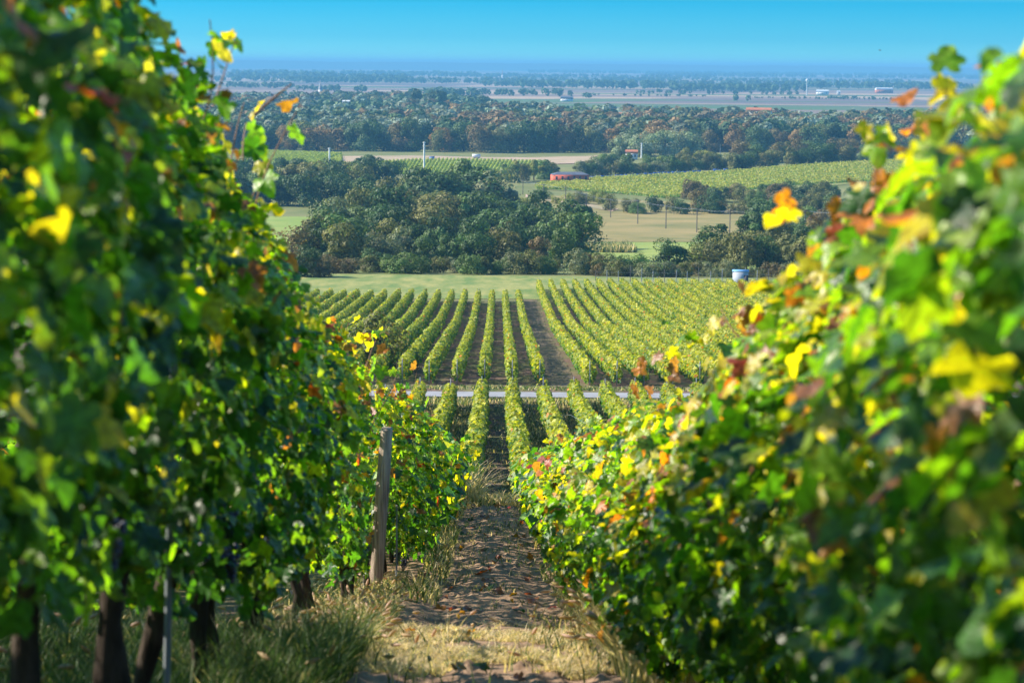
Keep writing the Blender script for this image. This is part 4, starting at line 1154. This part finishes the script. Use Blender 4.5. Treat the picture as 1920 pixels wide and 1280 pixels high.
g = Geo(); tube(g, [(0, 0, 27), (0, 0, 28.5), (0, 0, 31), (0, 0, 33), (0, 0, 34)], [.8, 2.4, 3.2, 2.4, .5], 10); obj('tank', g, M_white, root, smooth=True)
# white tank and dark container by the bare strip
x, d = at(893, 298); root = empty('storage_tank', (x, d, float(zt(x, d)))); tag(root, 'white horizontal tank on the bare strip behind the far vineyard', 'tank')
g = Geo(); tube(g, [(-2.5, 0, 1.7), (-2.4, 0, 1.7), (2.4, 0, 1.7), (2.5, 0, 1.7)], [.9, 1.2, 1.2, .9], 14); obj('body', g, M_white, root, smooth=False)
for sx in (-1.5, 1.5):
    g = Geo(); box(g, sx - .3, sx + .2, -.9, .9, -.2, .6); obj('leg', g, M_concrete, root)
x, d = at(810, 301); root = empty('container', (x, d, float(zt(x, d)))); tag(root, 'small dark blue container on the bare strip right of the taller pylon', 'container')
g = Geo(); box(g, -1.5, 1.5, -1.1, 1.1, .15, 2.2); obj('body', g, M_tarp, root)
g = Geo(); box(g, -1.6, 1.6, -1.2, 1.2, 2.203, 2.35); obj('lid', g, M_slate, root)
# blue windbreak fence along the top of the right slope vineyard
pts = [at(a, b) for a, b in ((1004, 349), (1050, 342), (1100, 336), (1180, 332), (1260, 327), (1370, 321))]
root = empty('screen_fence', (pts[0][0], pts[0][1], float(zt(*pts[0])))); tag(root, 'long low fence hung with blue sheeting above the right slope vineyard', 'fence')
inv = Matrix.Translation(-root.location)
P = np.array(pts); L_ = np.concatenate([[0], np.cumsum(np.hypot(*np.diff(P, axis=0).T))])
q = np.arange(0, L_[-1], 3.0)
fx, fy = np.interp(q, L_, P[:, 0]), np.interp(q, L_, P[:, 1])
g = Geo()
for i in range(len(q) - 1):
    if frng.random() < .15: continue
    a = np.array([fx[i], fy[i]]); b = np.array([fx[i + 1], fy[i + 1]]); b = a + (b - a) * .86
    za, zb = float(zt(*a)), float(zt(*b))
    h = 1.5 * frng.uniform(.8, 1.1)
    for t in (0, .06):
        pass
    g.add([(a[0], a[1], za + .3), (b[0], b[1], zb + .3), (b[0], b[1], zb + h), (a[0], a[1], za + h), (a[0], a[1] + .06, za + .3), (b[0], b[1] + .06, zb + .3), (b[0], b[1] + .06, zb + h), (a[0], a[1] + .06, za + h)], [(0, 1, 2, 3), (5, 4, 7, 6), (3, 2, 6, 7), (1, 0, 4, 5), (0, 3, 7, 4), (2, 1, 5, 6)])
o = obj('sheeting', g, M_tarp, root); o.matrix_parent_inverse = inv
for i in range(0, len(q), 2):
    s = Geo(); z = float(zt(fx[i], fy[i])); box(s, fx[i] - .08, fx[i] + .08, fy[i] - .2, fy[i] - .1, z - .1, z + 1.9)
    o = obj('post', s, M_polewood, root); o.matrix_parent_inverse = inv
# stake fence behind the right vine block
root = empty('stake_fence', (18, 392, float(zt(18, 392)))); tag(root, 'line of thin grey stakes and wire between the right vine rows and the scrub', 'fence')
inv = Matrix.Translation(-root.location)
sxs = np.arange(18, 64, 2.1)
for i, x in enumerate(sxs):
    y = 392 - .1 * (x - 18) + frng.uniform(-.5, .5); z = float(zt(x, y)); s = Geo(); tl = frng.normal(0, .06)
    tube(s, [(x, y, z - .2), (x + tl, y, z + frng.uniform(2.0, 2.9))], .07, 5)
    o = obj('post', s, M_steel if i % 3 else M_polewood, root); o.matrix_parent_inverse = inv
for hz in (.9, 1.7):
    s = Geo(); yy = 392 - .1 * (sxs - 18); tube(s, np.stack([sxs, yy, zt(sxs, yy) + hz], -1), .015, 4); o = obj('wire', s, M_steel, root); o.matrix_parent_inverse = inv

# one small bird over the horizon
p = pt(1650, 95, 160.0); root = empty('bird', tuple(p)); tag(root, 'tiny dark bird in the sky towards the right', 'bird')
g = Geo(); tube(g, [(-.10, 0, 0), (-.05, 0, .01), (.02, 0, .012), (.08, 0, .02), (.11, 0, .02)], [.006, .025, .032, .02, .004], 8)
g.add([(-.02, .02, .02), (.05, .02, .02), (.03, .10, .06), (-.01, .20, .03), (-.05, .10, .055)], [(0, 1, 2, 3, 4)]); g.add([(-.02, -.02, .02), (.05, -.02, .02), (.03, -.10, .06), (-.01, -.20, .03), (-.05, -.10, .055)], [(4, 3, 2, 1, 0)])
g.add([(-.09, .015, 0), (-.09, -.015, 0), (-.17, -.03, 0), (-.17, .03, 0)], [(0, 1, 2, 3)])
obj('body', g, M_polewood, root, rot=(0, 0, .6))

# ------------------------------------------------------------------ the air
m, nt, nn, ll, out = new_mat('haze')
pv = nn.new('ShaderNodeVolumePrincipled')
pv.inputs['Color'].default_value = (0.155, 0.43, 0.70, 1)
pv.inputs['Density'].default_value = 0.000125
pv.inputs['Anisotropy'].default_value = 0.0
ll.new(pv.outputs[0], out.inputs['Volume'])
g = Geo(); box(g, -24600, 24600, -42, 25600, -62, 26)
hz = obj('haze', g, m); tag(hz, 'thin blue haze over the plain', 'haze', kind='stuff')
